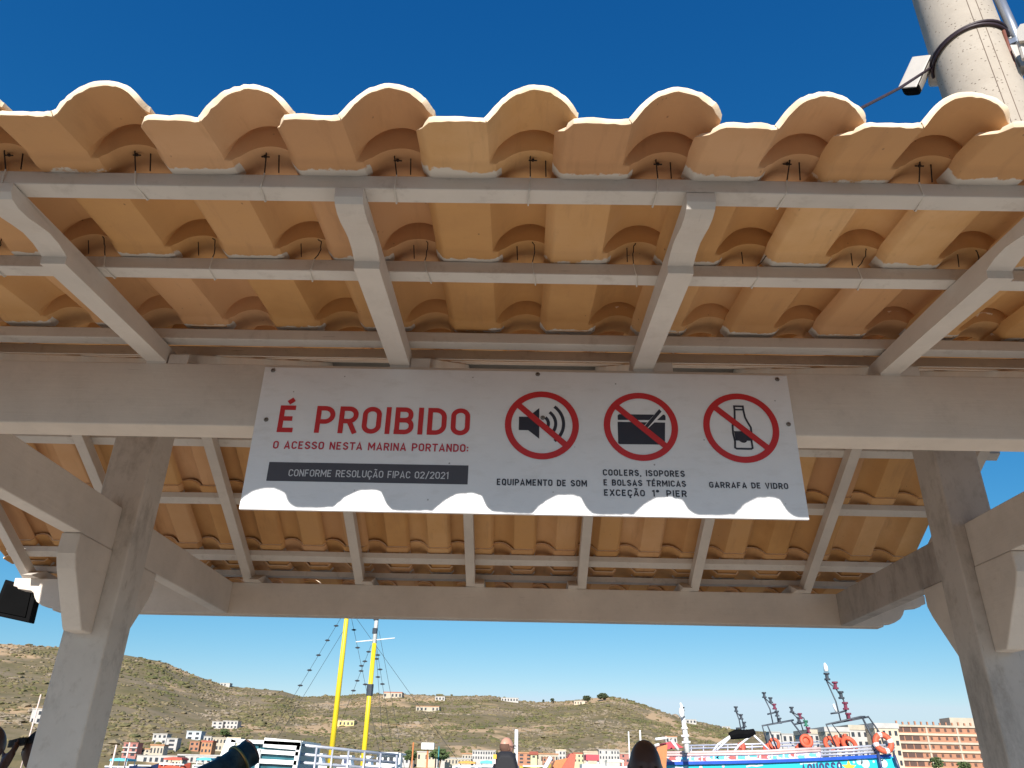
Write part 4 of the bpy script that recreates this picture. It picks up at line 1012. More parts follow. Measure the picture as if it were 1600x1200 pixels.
# printed bubbles, waves and the starfish
rd = random.Random(3)
for (u, v, r) in ((1343, 1190, .11), (1352, 1193, .15), (1381, 1193, .13), (1378, 1187, .05), (1334, 1191, .04), (1311, 1196, .05), (1365, 1190, .04), (1095, 1199, .06), (1130, 1197, .05)):
    p = at(u, v, YB); m_ = MB(); m_.add([(p.x+r*math.cos(a*.524), YB-.006, p.z+r*math.sin(a*.524)) for a in range(12)], [tuple(range(12))]); m_.build('bubble_print', flat('pale_print', (.55, .78, .85), .4), bt_)
for (u, v) in ((1178, 1197), (1262, 1193), (1060, 1200)):
    m_ = MB(); P = [at(u-12, v+1, YB), at(u-4, v-1, YB), at(u+4, v, YB), at(u+14, v-2, YB)]
    ribbon(m_, [(p.x, p.z) for p in P], .05, lambda q, y: (q[0], y, q[1]), YB-.006); m_.build('wave_print', flat('pale_print', (.55, .78, .85), .4), bt_)
p = at(1327, 1199.5, YB); m_ = MB(); m_.add([(p.x+(.26 if k % 2 == 0 else .11)*math.sin(k*math.pi/5), YB-.008, p.z+(.26 if k % 2 == 0 else .11)*math.cos(k*math.pi/5)) for k in range(10)], [tuple(range(10))]); m_.build('starfish_print', flat('starfish_yellow', (.78, .62, .05), .4), bt_)
pa, pb = at(1253, 1212, YB), at(1317, 1208, YB); hh = .36
sl_ = (pb.z-pa.z)/(pb.x-pa.x)
text('AQUOSSO', 0, pb.x-pa.x, 0, hh, M_NAVYH, .2, name='hull_lettering', parent=bt_, to3=lambda q, y: (pa.x+q[0], YB-.007-y*.5, pa.z+sl_*q[0]+q[1]))
# printed banner under the rail
BAN = [(1041, 1180), (1120, 1178.5), (1200, 1177), (1282, 1173)]
strip_px(MB(), BAN, 0, 10.4, YB+.02, .06).build('banner', flat('banner_pink', (.66, .55, .66), .5, var=.15, vs=3), bt_)
for k in range(15):
    u = 1052+k*15.5+rd.uniform(-3, 3); v = 1183+rd.uniform(0, 4)-k*.32
    p = at(u, v, YB); cl = [('print_red', (.60, .10, .09)), ('print_blue', (.10, .42, .62)), ('print_teal', (.12, .50, .55))][k % 3]
    w = rd.uniform(.10, .22); m_ = MB(); m_.add([(p.x-w, YB+.012, p.z), (p.x-w*.4, YB+.012, p.z+.06), (p.x+w*.5, YB+.012, p.z+.05), (p.x+w, YB+.012, p.z+.07), (p.x+w*.8, YB+.012, p.z), (p.x+w, YB+.012, p.z-.06), (p.x+w*.4, YB+.012, p.z-.05), (p.x-w*.4, YB+.012, p.z-.055)], [tuple(range(8))]); m_.build('fish_print', flat(*cl, .5), bt_)
RA = [(1041, 1176), (1120, 1175), (1200, 1173.5), (1282, 1169)]
M_PRAIL = flat('pinkish_rail', (.62, .46, .44), .45)
for dv, mt in ((0, M_PRAIL), (4, M_PRAIL)): MB().tube([at(u, v+dv, YB) for u, v in RA], .045, 7).build('rail', mt, bt_, smooth=True)
for dv in (-9, -4.5): MB().tube([at(u, v+dv, YB+3.8) for u, v in [(1075, 1174), (1200, 1171), (1300, 1167)]], .035, 6).build('rail', M_STEEL, bt_, smooth=True)
RB = [(1282, 1170), (1340, 1167), (1398, 1163)]
for dv in (0, 5, 10): MB().tube([at(u, v+dv*(1 if u < 1390 else .9), YB) for u, v in RB], .04, 7).build('rail', M_STEEL, bt_, smooth=True)
for k in range(14):
    u = 1042+k*18.2; vt = float(np.interp(u, [1041, 1282], [1176, 1169])); MB().bar(at(u, vt, YB+.03), at(u, vt+14, YB+.03), .05).build('rail_post', M_WHITE, bt_)
for k in range(9):
    u = 1284+k*12.5; vt = float(np.interp(u, [1282, 1398], [1170, 1163])); MB().bar(at(u, vt, YB+.03), at(u-.5, vt+14, YB+.03), .05).build('rail_post', M_STEEL, bt_)
for k in range(12):
    u = 1080+k*19; MB().bar(at(u, 1164, YB+3.8), at(u, 1178, YB+3.8), .04).build('rail_post', M_STEEL, bt_)
# arch frames
def frame(name, segs, Yf, r, mt, par=bt_):
    m_ = MB()
    for s in segs: m_.tube([at(*q, Yf) for q in s], r, 7)
    return m_.build(name, mt, par, smooth=True)
for segs, Yf in (([[(1310, 1176), (1291, 1132), (1345, 1120), (1352, 1120)]], YB+.2), ([[(1332, 1174), (1300, 1131), (1357, 1120), (1376, 1147), (1386, 1178)]], YB+.9), ([[(1347, 1120.5), (1362, 1150), (1368, 1178)]], YB+.2),
                 ([[(1201, 1172), (1191, 1134), (1240, 1125)]], YB+3.6), ([[(1215, 1172), (1199, 1133), (1236, 1126), (1262, 1160), (1270, 1172)]], YB+2.6)):
    frame('arch_frame', segs, Yf, .034, M_RSTEEL)
for segs in ([[(1114, 1174), (1122, 1163), (1141, 1150)]], [[(1145, 1177), (1155, 1164), (1174, 1149)]], [[(1178, 1149), (1190, 1160), (1201, 1171)]], [[(1120, 1172), (1142, 1151)]]): frame('awning_leg', segs, YB+1.2, .038, M_WHITE)
aw = MB(); aw.tube([at(1140, 1150, YB+1.2), at(1152, 1147, YB+1.2), at(1168, 1147, YB+1.2), at(1179, 1143, YB+1.2)], [.12, .17, .15, .10], 8); aw.build('rolled_awning', M_BLACK, bt_)
def spool(u, v, Yf, mt, s=1.0, par=bt_):
    p = at(u, v, Yf); m_ = MB(); h = .13*s; r = .085*s
    m_.tube([(p.x+.0, p.y, p.z-h), (p.x, p.y, p.z-h*.55), (p.x, p.y, p.z-h*.5), (p.x, p.y, p.z+h*.5), (p.x, p.y, p.z+h*.55), (p.x, p.y, p.z+h)], [r*1.25, r*1.25, r*.72, r*.72, r*1.25, r*1.25], 9)
    return m_.build('signal_basket', mt, par)
MASTS = [
 (YB+.5, [[(1314, 1128), (1306, 1096), (1291, 1063)], [(1324, 1124), (1318, 1094), (1306, 1076), (1291, 1063)]], [(1298, 1115), (1313, 1113), (1323, 1110)], [(1292, 1057), (1305, 1071), (1314, 1086), (1321, 1103), (1326, 1120)], [M_RSTEEL, M_REDF, M_RSTEEL, M_REDF, M_REDF], 1.0),
 (YB+3.4, [[(1208, 1132), (1203, 1108), (1194, 1090)], [(1216, 1130), (1212, 1106), (1194, 1090)]], [(1199, 1116), (1216, 1112)], [(1194, 1086), (1204, 1094), (1210, 1104), (1214, 1115), (1218, 1126)], [M_RSTEEL, M_RSTEEL, M_REDF, M_RSTEEL, M_RSTEEL], .82),
 (YB+5, [[(1255, 1142), (1250, 1126), (1236, 1112)], [(1262, 1142), (1256, 1122), (1236, 1112)]], [(1240, 1132), (1262, 1128)], [(1237, 1109), (1250, 1119), (1248, 1125), (1259, 1130), (1263, 1141)], [M_RSTEEL, M_REDF, M_RSTEEL, M_GRNF, M_REDF], .88),
 (YB+4, [[(1158, 1142), (1155, 1125), (1150, 1112)], [(1163, 1142), (1159, 1122), (1150, 1112)]], [(1150, 1138), (1164, 1137)], [(1150, 1108), (1158, 1120), (1163, 1132)], [M_RSTEEL, M_RSTEEL, M_RSTEEL], .78)]
for Yf, tubes, cross, sp_l, mts, sc in MASTS:
    mm = frame('basket_mast', tubes, Yf, .024, M_RSTEEL)
    frame('crosstree', [cross], Yf, .03, M_RSTEEL, mm)
    for (u, v), mt in zip(sp_l, mts): spool(u, v, Yf, mt, sc, mm)
    if sc == 1.0:
        p = at(1290, 1042, Yf); m_ = MB(); m_.tube([(p.x, p.y, p.z-.16), (p.x, p.y, p.z+.02), (p.x-.02, p.y, p.z+.14)], [.085, .075, .03], 10); m_.build('mast_light', M_WHITE, mm, smooth=True)
        tube_px('aerial', M_WHITE, mm, [(1307, 1112), (1302, 1100)], Yf, .045)
# white ladder mast
wm = thing('white_ladder_mast', 'white ladder mast with short rungs at the bow end of the blue boat', 'mast', (at(1074, 1176, 29).x, 29, 1.5))
MB().tube([at(1074, 1176, 29), at(1070, 1140, 29), at(1065, 1104, 29), at(1063, 1098, 29)], [.10, .085, .06, .03], 9).build('pole', M_WHITE, wm, smooth=True)
for (u, v, w) in ((1069.5, 1138, 4.5), (1070.5, 1150, 6), (1072, 1160, 6.5)): MB().tube([at(u-w, v, 28.9), at(u+w, v-.5, 28.9)], .035, 6).build('rung', M_WHITE, wm)
for (u, v) in ((1067.5, 1108), (1067.5, 1117)): spool(u, v, 28.9, M_BLACK, .5, wm)
pm = at(1065, 1113, 28.8); MB().sphere((pm.x, pm.y, pm.z), .10, .10, .18).build('lamp', M_WHITE, wm, smooth=True)
# lifebuoys and heaped life jackets on the upper deck
def buoy(lab, u, v, rpx, Yf, tilt=.15, bands=True):
    p = at(u, v, Yf); r = rpx/FPX*Yf/ .98; t = thing('lifebuoy', lab, 'lifebuoy', (p.x, p.y, p.z), 'orange lifebuoys on the blue boat')
    n = 28; P = []
    for k in range(n): a = 2*math.pi*k/n; P.append((p.x+r*.72*math.cos(a), p.y+tilt*r*math.sin(a), p.z+r*.72*math.sin(a)))
    MB().tube(P, r*.28, 9, closed=True).build('ring', M_ORANGE, t, smooth=True)
    if bands:
        for k in range(4):
            i0 = k*7; seg = [P[(i0+j) % n] for j in range(3)]; MB().tube(seg, r*.287, 9).build('band', M_WHITE, t, smooth=True)
buoy('lifebuoy with white bands hung at the stern corner, rightmost of all', 1380, 1161, 14.5, YB-.25)
buoy('lifebuoy half hidden by the dark arch leg, left of the rightmost one', 1327, 1163, 11, YB+.4, .6, False)
buoy('lifebuoy lying against the rail near the curved mast foot', 1299, 1163, 11, YB+.5, .5, False)
buoy('lifebuoy with a filled orange centre beside the rear arch', 1260, 1158, 9.5, YB+.6, .2, False)
buoy('lifebuoy standing on the rear deck, leftmost of all', 1210, 1162, 8, YB+3, .3, False)
pd = at(1260, 1158, YB+.62); o = MB(); o.sphere((pd.x, pd.y+.08, pd.z), .17, .06, .17, 12, 8); tag(o.build('float_cushion', M_ORANGE, smooth=True), 'round orange cushion filling a lifebuoy beside the rear arch', 'cushion')
jk = random.Random(9)
for k, (u, v, lab) in enumerate(((1306, 1158, 'topmost orange life jacket of the heap by the arch legs'), (1314, 1165, 'orange life jacket low in the heap by the arch legs'), (1319, 1156, 'orange life jacket leaning right on the heap by the arch legs'), (1253, 1168, 'orange life jacket under the round cushion on the deck'), (1200, 1170, 'orange life jacket at the foot of the rear arch'), (1159, 1167, 'red life jacket lying below the black rolled awning'))):
    p = at(u, v, YB+(1.0 if u > 1240 else 3.2)); t = MB()
    t.sphere((p.x, p.y, p.z), .21*jk.uniform(.8, 1.1), .12, .19*jk.uniform(.8, 1.1), 9, 7, jit=.12)
    t.box((p.x-.05, p.y-.16, p.z-.20), (p.x+.05, p.y-.08, p.z+.20))
    tag(t.build('life_jacket', M_ORANGE if k != 5 else M_RWOOD, smooth=False), lab, 'life jacket', 'life jackets on the blue boat')
# ------------------------------------------------------------------ bronze cannon
YC = 9.0
cn = thing('bronze_cannon', 'dark green bronze cannon barrel tilted up in front of the white wheelhouse', 'cannon', (at(370, 1200, YC).x, YC, 0))
def mat_bronze():
    m, nt, b = nodes_of('weathered_bronze')
    col = ramp(nt, noise_tex(nt, geo(nt), 9, 6, .7), .35, .72, (.014, .015, .012), (.060, .070, .050))
    nt.links.new(col, b.inputs['Base Color']); b.inputs['Metallic'].default_value = .0; b.inputs['Roughness'].default_value = .42; b.inputs['Specular IOR Level'].default_value = .35; return m
M_BRZ = mat_bronze()
A0, A1 = at(322, 1224, YC), at(386, 1179, YC+.30)
dd = (A1-A0).normalized()
prof = [(-.35, .10), (-.30, .20), (0, .21), (.22, .17), (.26, .185), (.30, .165), (.44, .165), (.47, .185), (.50, .165), (.58, .155), (.63, .165), (.655, .155), (.66, .11)]
Lc = (A1-A0).length/.60
MB().tube([A0+dd*(q*Lc) for q, r in prof], [r*.88 for q, r in prof], 28).build('barrel', M_BRZ, cn, smooth=True)
qq = A0+dd*(.47*Lc); MB().tube([qq-dd*.012, qq+dd*.012], .1675, 28).build('brass_band', flat('brass', (.30, .19, .06), .35, .7), cn, smooth=True)
q2 = A0+dd*(.652*Lc); MB().tube([q2-dd*.008, q2+dd*.010], .1435, 28).build('muzzle_rim', flat('brown_rim', (.14, .07, .05), .5, .3), cn, smooth=True)
bb = MB(); bc = A0.copy(); bb.prism([(bc.y-.25, 0), (bc.y+.25, 0), (bc.y+.18, bc.z-.12), (bc.y-.18, bc.z-.12)], 'x', bc.x-.45, bc.x+.35); bb.build('stone_base', flat('grey_stone', (.25, .24, .22), .9), cn)

# ------------------------------------------------------------------ concrete pole with cameras, on the right
def mat_pole():
    m, nt, b = nodes_of('pitted_concrete')
    p = geo(nt)
    col = ramp(nt, noise_tex(nt, p, 3, 6, .7), .3, .75, (.33, .285, .235), (.42, .37, .31))
    vo = N(nt, 'ShaderNodeTexVoronoi'); vo.inputs['Scale'].default_value = 26; nt.links.new(mapping(nt, p, (1, 1, 1.7)), vo.inputs['Vector'])
    pit = ramp(nt, vo.outputs['Distance'], .13, .22, (1, 1, 1), (0, 0, 0)); gate = ramp(nt, noise_tex(nt, p, 13, 2), .44, .52)
    mp = N(nt, 'ShaderNodeMath', operation='MULTIPLY'); nt.links.new(pit, mp.inputs[0]); nt.links.new(gate, mp.inputs[1])
    col = mixc(nt, mp.outputs[0], col, (.10, .075, .055))
    nt.links.new(col, b.inputs['Base Color']); b.inputs['Roughness'].default_value = .9; bump(nt, b, noise_tex(nt, p, 60, 3), .3, .004); return m
HD = 5.42; AZ = R(39.3); PX, PYY = HD*math.sin(AZ), HD*math.cos(AZ)
pole = thing('concrete_pole', 'tall round pitted concrete pole rising behind the right end of the roof', 'utility pole', (PX, PYY, 0))
MB().tube([(PX, PYY, 0), (PX, PYY, 5), (PX, PYY, 7.2), (PX, PYY, 14)], [.30, .262, .252, .19], 48).build('shaft', mat_pole(), pole, smooth=True)
M_SEAM = flat('mould_seam', (.17, .13, .10), .9)
for da in (R(8), R(22)):                                   # the two seams of the casting mould
    a = math.pi+math.pi/2-AZ + da + R(14)
    MB().tube([(PX+(.262+.0005)*math.cos(a), PYY+.262*math.sin(a), 5.0), (PX+.2525*math.cos(a), PYY+.2525*math.sin(a), 7.2)], .0028, 5).build('seam', M_SEAM, pole)
def poleray(u, v, off):                                    # point at the pole's distance plus off
    d = ray(u, v); k = (HD+off)/math.hypot(d[0], d[1]); return Vector((d[0]*k, d[1]*k, d[2]*k+EYE))
M_CBL = flat('cable_black', (.030, .016, .022), .5)
cw = MB(); cpts = []
zc = poleray(1508, 42, -.262).z
for k in range(40):                                        # cable loops tied round the pole, sloping
    a = 2*math.pi*k/40; cpts.append((PX+.268*math.cos(a), PYY+.268*math.sin(a), zc+.035*math.cos(a-R(-18))))
cw.tube(cpts, .013, 8, closed=True)
cw.tube([(x*1+.0, y, z-.035+.02*math.sin(i*.31)) for i, (x, y, z) in enumerate(cpts)], .012, 8, closed=True)
tag(cw.build('cable_loop', M_CBL, smooth=True), 'dark cable looped twice round the concrete pole', 'cable')
cd = MB(); e0 = poleray(1456, 105, -.05); e1 = at(1338, 173, 3.6); cd.tube([e0, e0.lerp(e1, .5)-Vector((0, 0, .02)), e1, e1+(e1-e0)*.8], .011, 7)
tag(cd.build('dropped_cable', M_CBL, smooth=True), 'thin dark cable running from the concrete pole down behind the roof tiles', 'cable')
M_CAMW = flat('camera_white', (.44, .41, .375), .45, var=.05)
cm = thing('security_camera', 'white bullet security camera with black front pointing down, left of the concrete pole', 'camera', tuple(poleray(1432, 120, -.02)))
f0, f1 = poleray(1443, 99, -.02), poleray(1425, 138, -.03)
d_ = (f1-f0).normalized()
side = Vector((math.cos(AZ), -math.sin(AZ), 0)); nrm = d_.cross(side).normalized(); side = nrm.cross(d_).normalized()
def cambox(a, b, w, h, r=.35):
    m_ = MB(); ring = []
    for k in range(20):
        t_a = 2*math.pi*k/20; cx_, sx_ = math.cos(t_a), math.sin(t_a)
        ring.append((math.copysign(abs(cx_)**.45, cx_)*w/2, math.copysign(abs(sx_)**.6, sx_)*h/2))
    v = [tuple(p_+side*x+nrm*y) for p_ in (a, b) for x, y in ring]; n = 20
    m_.add(v, [(i, (i+1) % n, n+(i+1) % n, n+i) for i in range(n)]+[tuple(range(n))[::-1], tuple(range(n, 2*n))]); return m_
cambox(f0, f1, .135, .12).build('body', M_CAMW, cm, smooth=False)
cambox(f1+d_*.001, f1+d_*.022, .132, .115).build('front', M_BLACK, cm)
hd = cambox(f0-d_*.01+nrm*.068, f1+d_*.05+nrm*.068, .145, .012); hd.build('sun_hood', M_CAMW, cm)
MB().tube([f0+d_*.02, poleray(1455, 98, .02), poleray(1466, 100, .08)], .028, 9).build('arm', M_CAMW, cm, smooth=True)
jb = MB(); q = poleray(1462, 122, .06); jb.tube([q-side*.03, q+side*.05], .065, 16); tag(jb.build('junction_box', M_CAMW, smooth=False), 'small round white junction box on the left flank of the concrete pole', 'junction box')
# right side of the pole: steel bracket tube and white equipment
Md = flat('galvanised_tube', (.36, .38, .42), .35, .7)
bs = thing('bracket_tube', 'grey galvanised tube leaning along the right side of the concrete pole', 'bracket', tuple(poleray(1590, 90, -.3)))
MB().tube([poleray(1548, -30, .10), poleray(1580, 40, .10), poleray(1612, 118, .10)], .037, 10).build('tube', Md, bs, smooth=True)
MB().bar(poleray(1570, 70, .0), poleray(1590, 62, .10), .04).build('clamp', Md, bs)
eq = thing('white_lamp_housing', 'white angular housing right of the grey tube at the picture edge', 'housing', tuple(poleray(1605, 50, -.3)))
m_ = MB(); P = [poleray(u, v, -.2) for u, v in ((1587, 50), (1594, 38), (1625, 30), (1640, 58), (1592, 64))]
bk = Vector((math.sin(AZ), math.cos(AZ), 0))*.16
m_.add([tuple(p) for p in P]+[tuple(p+bk) for p in P], [tuple(range(5)), tuple(range(9, 4, -1))]+[(i, 5+i, 5+(i+1) % 5, (i+1) % 5) for i in range(5)]); m_.build('shell', M_CAMW, eq)
MB().tube([poleray(1594, 66, -.15), poleray(1602, 92, -.15)], .022, 8).build('stem', M_CAMW, eq)
eq2 = thing('white_box', 'small white equipment box fixed to the right flank of the concrete pole', 'box', tuple(poleray(1580, 95, .02)))
m_ = MB(); m_.bar(poleray(1580, 78, .08), poleray(1597, 112, .08), .075, .10, up=(0, 1, 0)); m_.build('case', M_CAMW, eq2, bevel=.008)
m_ = MB(); m_.bar(poleray(1568, 52, .03), poleray(1575, 64, .03), .04, .05, up=(0, 1, 0)); m_.build('mount', M_CAMW, eq2, bevel=.006)
vc = MB(); vc.tube([poleray(1568, 48, -.10), poleray(1578, 80, -.09), poleray(1588, 112, -.08), poleray(1599, 150, -.07), poleray(1608, 190, -.06)], .012, 7)
tag(vc.build('brown_cable', flat('cable_brown', (.16, .05, .03), .6), smooth=True), 'brown cable running down the right flank of the concrete pole', 'cable')

# ------------------------------------------------------------------ black loudspeaker by the far left beam end
YK = 6.35
sp = thing('loudspeaker', 'black boxy loudspeaker hanging behind the carved far left beam end', 'loudspeaker', tuple(at(30, 935, YK)))
C = [at(u, v, YK) for u, v in ((8, 905), (58, 920), (45, 973), (-14, 960))]
dv = Vector((-.03, .13, .01)); m_ = MB()
m_.add([tuple(p) for p in C]+[tuple(p+dv) for p in C], [(0, 1, 2, 3), (7, 6, 5, 4), (0, 4, 5, 1), (1, 5, 6, 2), (2, 6, 7, 3), (3, 7, 4, 0)]); m_.build('cabinet', M_BLACK, sp, bevel=.008)
ins = [C[0].lerp(C[2], .12), C[1].lerp(C[3], .12), C[2].lerp(C[0], .12), C[3].lerp(C[1], .12)]; ins = [p-Vector((0, .004, 0)) for p in ins]
m_ = MB(); m_.add([tuple(p) for p in ins]+[tuple(p-Vector((0, .008, 0))) for p in ins], [(0, 1, 2, 3), (7, 6, 5, 4), (0, 4, 5, 1), (1, 5, 6, 2), (2, 6, 7, 3), (3, 7, 4, 0)]); m_.build('grille', flat('black_grille', (.005, .005, .0052), .95), sp)
MB().tube([C[0].lerp(C[1], .5)+dv*.5, (C[0].lerp(C[1], .5).x+.15, 6.28, gal_top(2.0)+.02)], .015, 8).build('bracket', M_BLACK, sp)
# ------------------------------------------------------------------ people
def skin_mesh(name, joints, bones, sub=2):
    """joints: name -> (pos, radius); bones: pairs. grows one skinned surface and returns plain verts, faces"""
    me = bpy.data.meshes.new(name); ids = {k: i for i, k in enumerate(joints)}
    me.from_pydata([tuple(p) for p, r in joints.values()], [(ids[a], ids[b]) for a, b in bones], [])
    o = bpy.data.objects.new(name, me); COL.objects.link(o)
    o.modifiers.new('skin', 'SKIN'); s = o.modifiers.new('sub', 'SUBSURF'); s.levels = sub; s.render_levels = sub
    for i, (p, r) in enumerate(joints.values()):
        rr = r if isinstance(r, tuple) else (r, r); me.skin_vertices[0].data[i].radius = rr
    me.skin_vertices[0].data[0].use_root = True
    dg = bpy.context.evaluated_depsgraph_get(); ev = o.evaluated_get(dg); m2 = ev.to_mesh()
    v = [tuple(q.co) for q in m2.vertices]; f = [tuple(p.vertices) for p in m2.polygons]; ev.to_mesh_clear()
    bpy.data.objects.remove(o); bpy.data.meshes.remove(me); return v, f
def head_geo(c, hh, yaw):
    """head of height hh centred at c facing -Y turned by yaw: skull, brow, sockets, nose, mouth, chin, ears"""
    nu, nv = 40, 30; v, f = [], []
    W_, D_, H_ = hh*.302, hh*.42, hh*.5
    for i in range(nv+1):
        t = math.pi*i/nv; zz = math.cos(t); rr = math.sin(t)
        for k in range(nu):
            a = 2*math.pi*k/nu; x, y = math.sin(a), -math.cos(a)
            taper = 1-.30*max(0, -zz-.05)**1.2
            X = W_*rr*x*taper; Y = D_*rr*y; Z = H_*zz
            fr = max(0, -y)*rr
            if zz < -.1 and y > 0: Y *= 1-.38*min(1, (-zz-.1)*1.1)             # nape under the skull
            g = lambda cx, cz, sx, sz: math.exp(-((x*rr-cx)/sx)**2-((zz-cz)/sz)**2)*(1 if y < 0 else 0)
            off = .16*g(0, -.16, .13, .13)+.07*g(0, .0, .09, .2) - .07*g(.33, .04, .16, .09) - .07*g(-.33, .04, .16, .09) + .045*g(.3, .17, .25, .06)+.045*g(-.3, .17, .25, .06)
            off += .05*g(0, -.42, .22, .05) - .03*g(0, -.47, .2, .025) + .045*g(0, -.55, .2, .06) + .07*g(0, -.80, .25, .14)
            Y -= off*hh*.5
            v.append((X, Y, Z))
    for i in range(nv):
        for k in range(nu): a = i*nu+k; b = i*nu+(k+1) % nu; f.append((a, a+nu, b+nu, b))
    for s in (-1, 1):                                                          # ears
        m_ = MB(); m_.sphere((s*W_*1.02, hh*.03, -hh*.03), hh*.035, hh*.07, hh*.125, 10, 8); n = len(v); v += m_.v; f += [tuple(q+n for q in ff) for ff in m_.f]
    cy, sy = math.cos(yaw), math.sin(yaw)
    return [(c[0]+x*cy-y*sy, c[1]+x*sy+y*cy, c[2]+z) for x, y, z in v], f
def person(label, head_top, hh, yaw, height, skin, shirt, trousers, arms='down', hair=None, shirtmat=None):
    x, y, zt = head_top; foot = zt-height
    t = thing('person', label, 'person', (x, y, foot))
    cy, sy = math.cos(yaw), math.sin(yaw)
    def L(a, b, z): return (x+a*cy-b*sy, y+a*sy+b*cy, foot+z*height)
    J = {'pelvis': (L(0, 0, .53), (.135, .105)), 'waist': (L(0, 0, .62), (.125, .095)), 'chest': (L(0, .0, .74), (.155, .11)), 'upper': (L(0, .01, .80), (.13, .095)), 'neckb': (L(0, .02, .845), .062), 'neckt': (L(0, .005, .885), .055)}
    Bn = [('pelvis', 'waist'), ('waist', 'chest'), ('chest', 'upper'), ('upper', 'neckb'), ('neckb', 'neckt')]
    for s, n in ((-1, 'l'), (1, 'r')):
        up = arms == 'raised' and s == 1
        J['sh'+n] = (L(s*.17, .01, .805), .062); Bn.append(('upper', 'sh'+n))
        if up: el, wr, hd = L(s*.19, -.17, .735), L(s*.12, -.14, .875), L(s*.10, -.125, .91)
        else: el, wr, hd = L(s*.235, .02, .635), L(s*.25, -.05, .495), L(s*.25, -.07, .455)
        J['el'+n] = (el, .043); J['wr'+n] = (wr, .028); J['pa'+n] = (hd, (.038, .020))
        Bn += [('sh'+n, 'el'+n), ('el'+n, 'wr'+n), ('wr'+n, 'pa'+n)]
        dx = Vector(hd)-Vector(wr); dx.normalize(); sd_ = Vector((-sy, cy, 0)) if not up else Vector((cy, sy, 0))
        for k, (o_, ln) in enumerate(((-.030, .075), (-.010, .085), (.010, .080), (.029, .062))):
            b_ = Vector(hd)+sd_*o_+dx*.03; m__ = b_+dx*ln*.55; e_ = b_+dx*ln+Vector((-cy*.0, 0, 0))+Vector((sy, -cy, 0))*.012
            J[f'f{n}{k}a'] = (tuple(b_), .0095); J[f'f{n}{k}b'] = (tuple(m__), .0088); J[f'f{n}{k}c'] = (tuple(e_), .0075)
            Bn += [('pa'+n, f'f{n}{k}a'), (f'f{n}{k}a', f'f{n}{k}b'), (f'f{n}{k}b', f'f{n}{k}c')]
        tb = Vector(hd)-dx*.012+Vector((sy, -cy, 0))*.03; te = tb+dx*.045+Vector((sy, -cy, 0))*.022
        J['t'+n+'a'] = (tuple(tb), .0115); J['t'+n+'b'] = (tuple(te), .009); Bn += [('pa'+n, 't'+n+'a'), ('t'+n+'a', 't'+n+'b')]
        J['hip'+n] = (L(s*.085, 0, .50), .092); J['kn'+n] = (L(s*.10, -.01, .285), .058); J['an'+n] = (L(s*.105, .02, .045), .038); J['to'+n] = (L(s*.12, -.13, .018), (.042, .024))
        Bn += [('pelvis', 'hip'+n), ('hip'+n, 'kn'+n), ('kn'+n, 'an'+n), ('an'+n, 'to'+n)]
    v, f = skin_mesh('body_skeleton', J, Bn)
    hc = (x, y, zt-hh/2); hv, hf = head_geo(hc, hh, yaw); n = len(v); v = list(v)+hv; f = list(f)+[tuple(i+n for i in q) for q in hf]
    b = obj('body', v, f, skin, t, smooth=True); rm = b.modifiers.new('remesh', 'REMESH'); rm.mode = 'VOXEL'; rm.voxel_size = .0085; rm.use_smooth_shade = True
    sm = b.modifiers.new('smooth', 'SMOOTH'); sm.iterations = 3; sm.factor = .5
    # clothing follows the body, slightly larger
    JS = {k: J[k] for k in ('pelvis', 'waist', 'chest', 'upper', 'neckb', 'shl', 'shr', 'ell', 'elr')}
    def grow(q, a): return (q[0], tuple(r+a for r in q[1]) if isinstance(q[1], tuple) else q[1]+a)
    JS = {k: grow(q, .018) for k, q in JS.items()}; JS['neckb'] = (L(0, .02, .832), .066)
    for n_ in 'lr': JS['el'+n_] = (tuple(Vector(J['sh'+n_][0]).lerp(Vector(J['el'+n_][0]), .75)), .066)
    sv_, sf_ = skin_mesh('shirt_skeleton', JS, [('pelvis', 'waist'), ('waist', 'chest'), ('chest', 'upper'), ('upper', 'neckb'), ('upper', 'shl'), ('upper', 'shr'), ('shl', 'ell'), ('shr', 'elr')])
    obj('shirt', sv_, sf_, shirt, t, smooth=True)
    JT = {'pelvis': grow(J['pelvis'], .022)}
    for n_ in 'lr': JT['hip'+n_] = grow(J['hip'+n_], .016); JT['kn'+n_] = grow(J['kn'+n_], .02); JT['an'+n_] = (L((-1 if n_ == 'l' else 1)*.105, .01, .06), .06)
    tv_, tf_ = skin_mesh('trouser_skeleton', JT, [('pelvis', 'hipl'), ('pelvis', 'hipr'), ('hipl', 'knl'), ('hipr', 'knr'), ('knl', 'anl'), ('knr', 'anr')])
    obj('trousers', tv_, tf_, trousers, t, smooth=True)
    for s in (-1, 1):
        e = MB(); ex, ey = s*hh*.135, -hh*.355
        e.sphere((hc[0]+ex*cy-ey*sy, hc[1]+ex*sy+ey*cy, hc[2]+hh*.015), hh*.055, hh*.045, hh*.04, 10, 8); e.build('eye', flat('eye_shaded', (.05, .035, .03), .6), t, smooth=True)  # eye whites coloured dark: the shade on them is in the base colour
        e = MB(); ey2 = ey-hh*.034; e.sphere((hc[0]+ex*cy-ey2*sy, hc[1]+ex*sy+ey2*cy, hc[2]+hh*.012), hh*.024, hh*.016, hh*.026, 8, 6); e.build('iris', flat('iris_dark', (.02, .012, .01), .25), t, smooth=True)
    return t, hc, L
def skinmat(name, col): 
    m, nt, b = nodes_of(name); c2 = tuple(q*.75 for q in col)
    nt.links.new(ramp(nt, noise_tex(nt, geo(nt), 18, 4), .3, .7, c2, col), b.inputs['Base Color']); b.inputs['Roughness'].default_value = .45; return m
SK_D = skinmat('dark_brown_skin', (.060, .031, .025)); SK_L = skinmat('sunburnt_skin', (.58, .30, .21)); SK_B = skinmat('brown_skin', (.10, .045, .030))
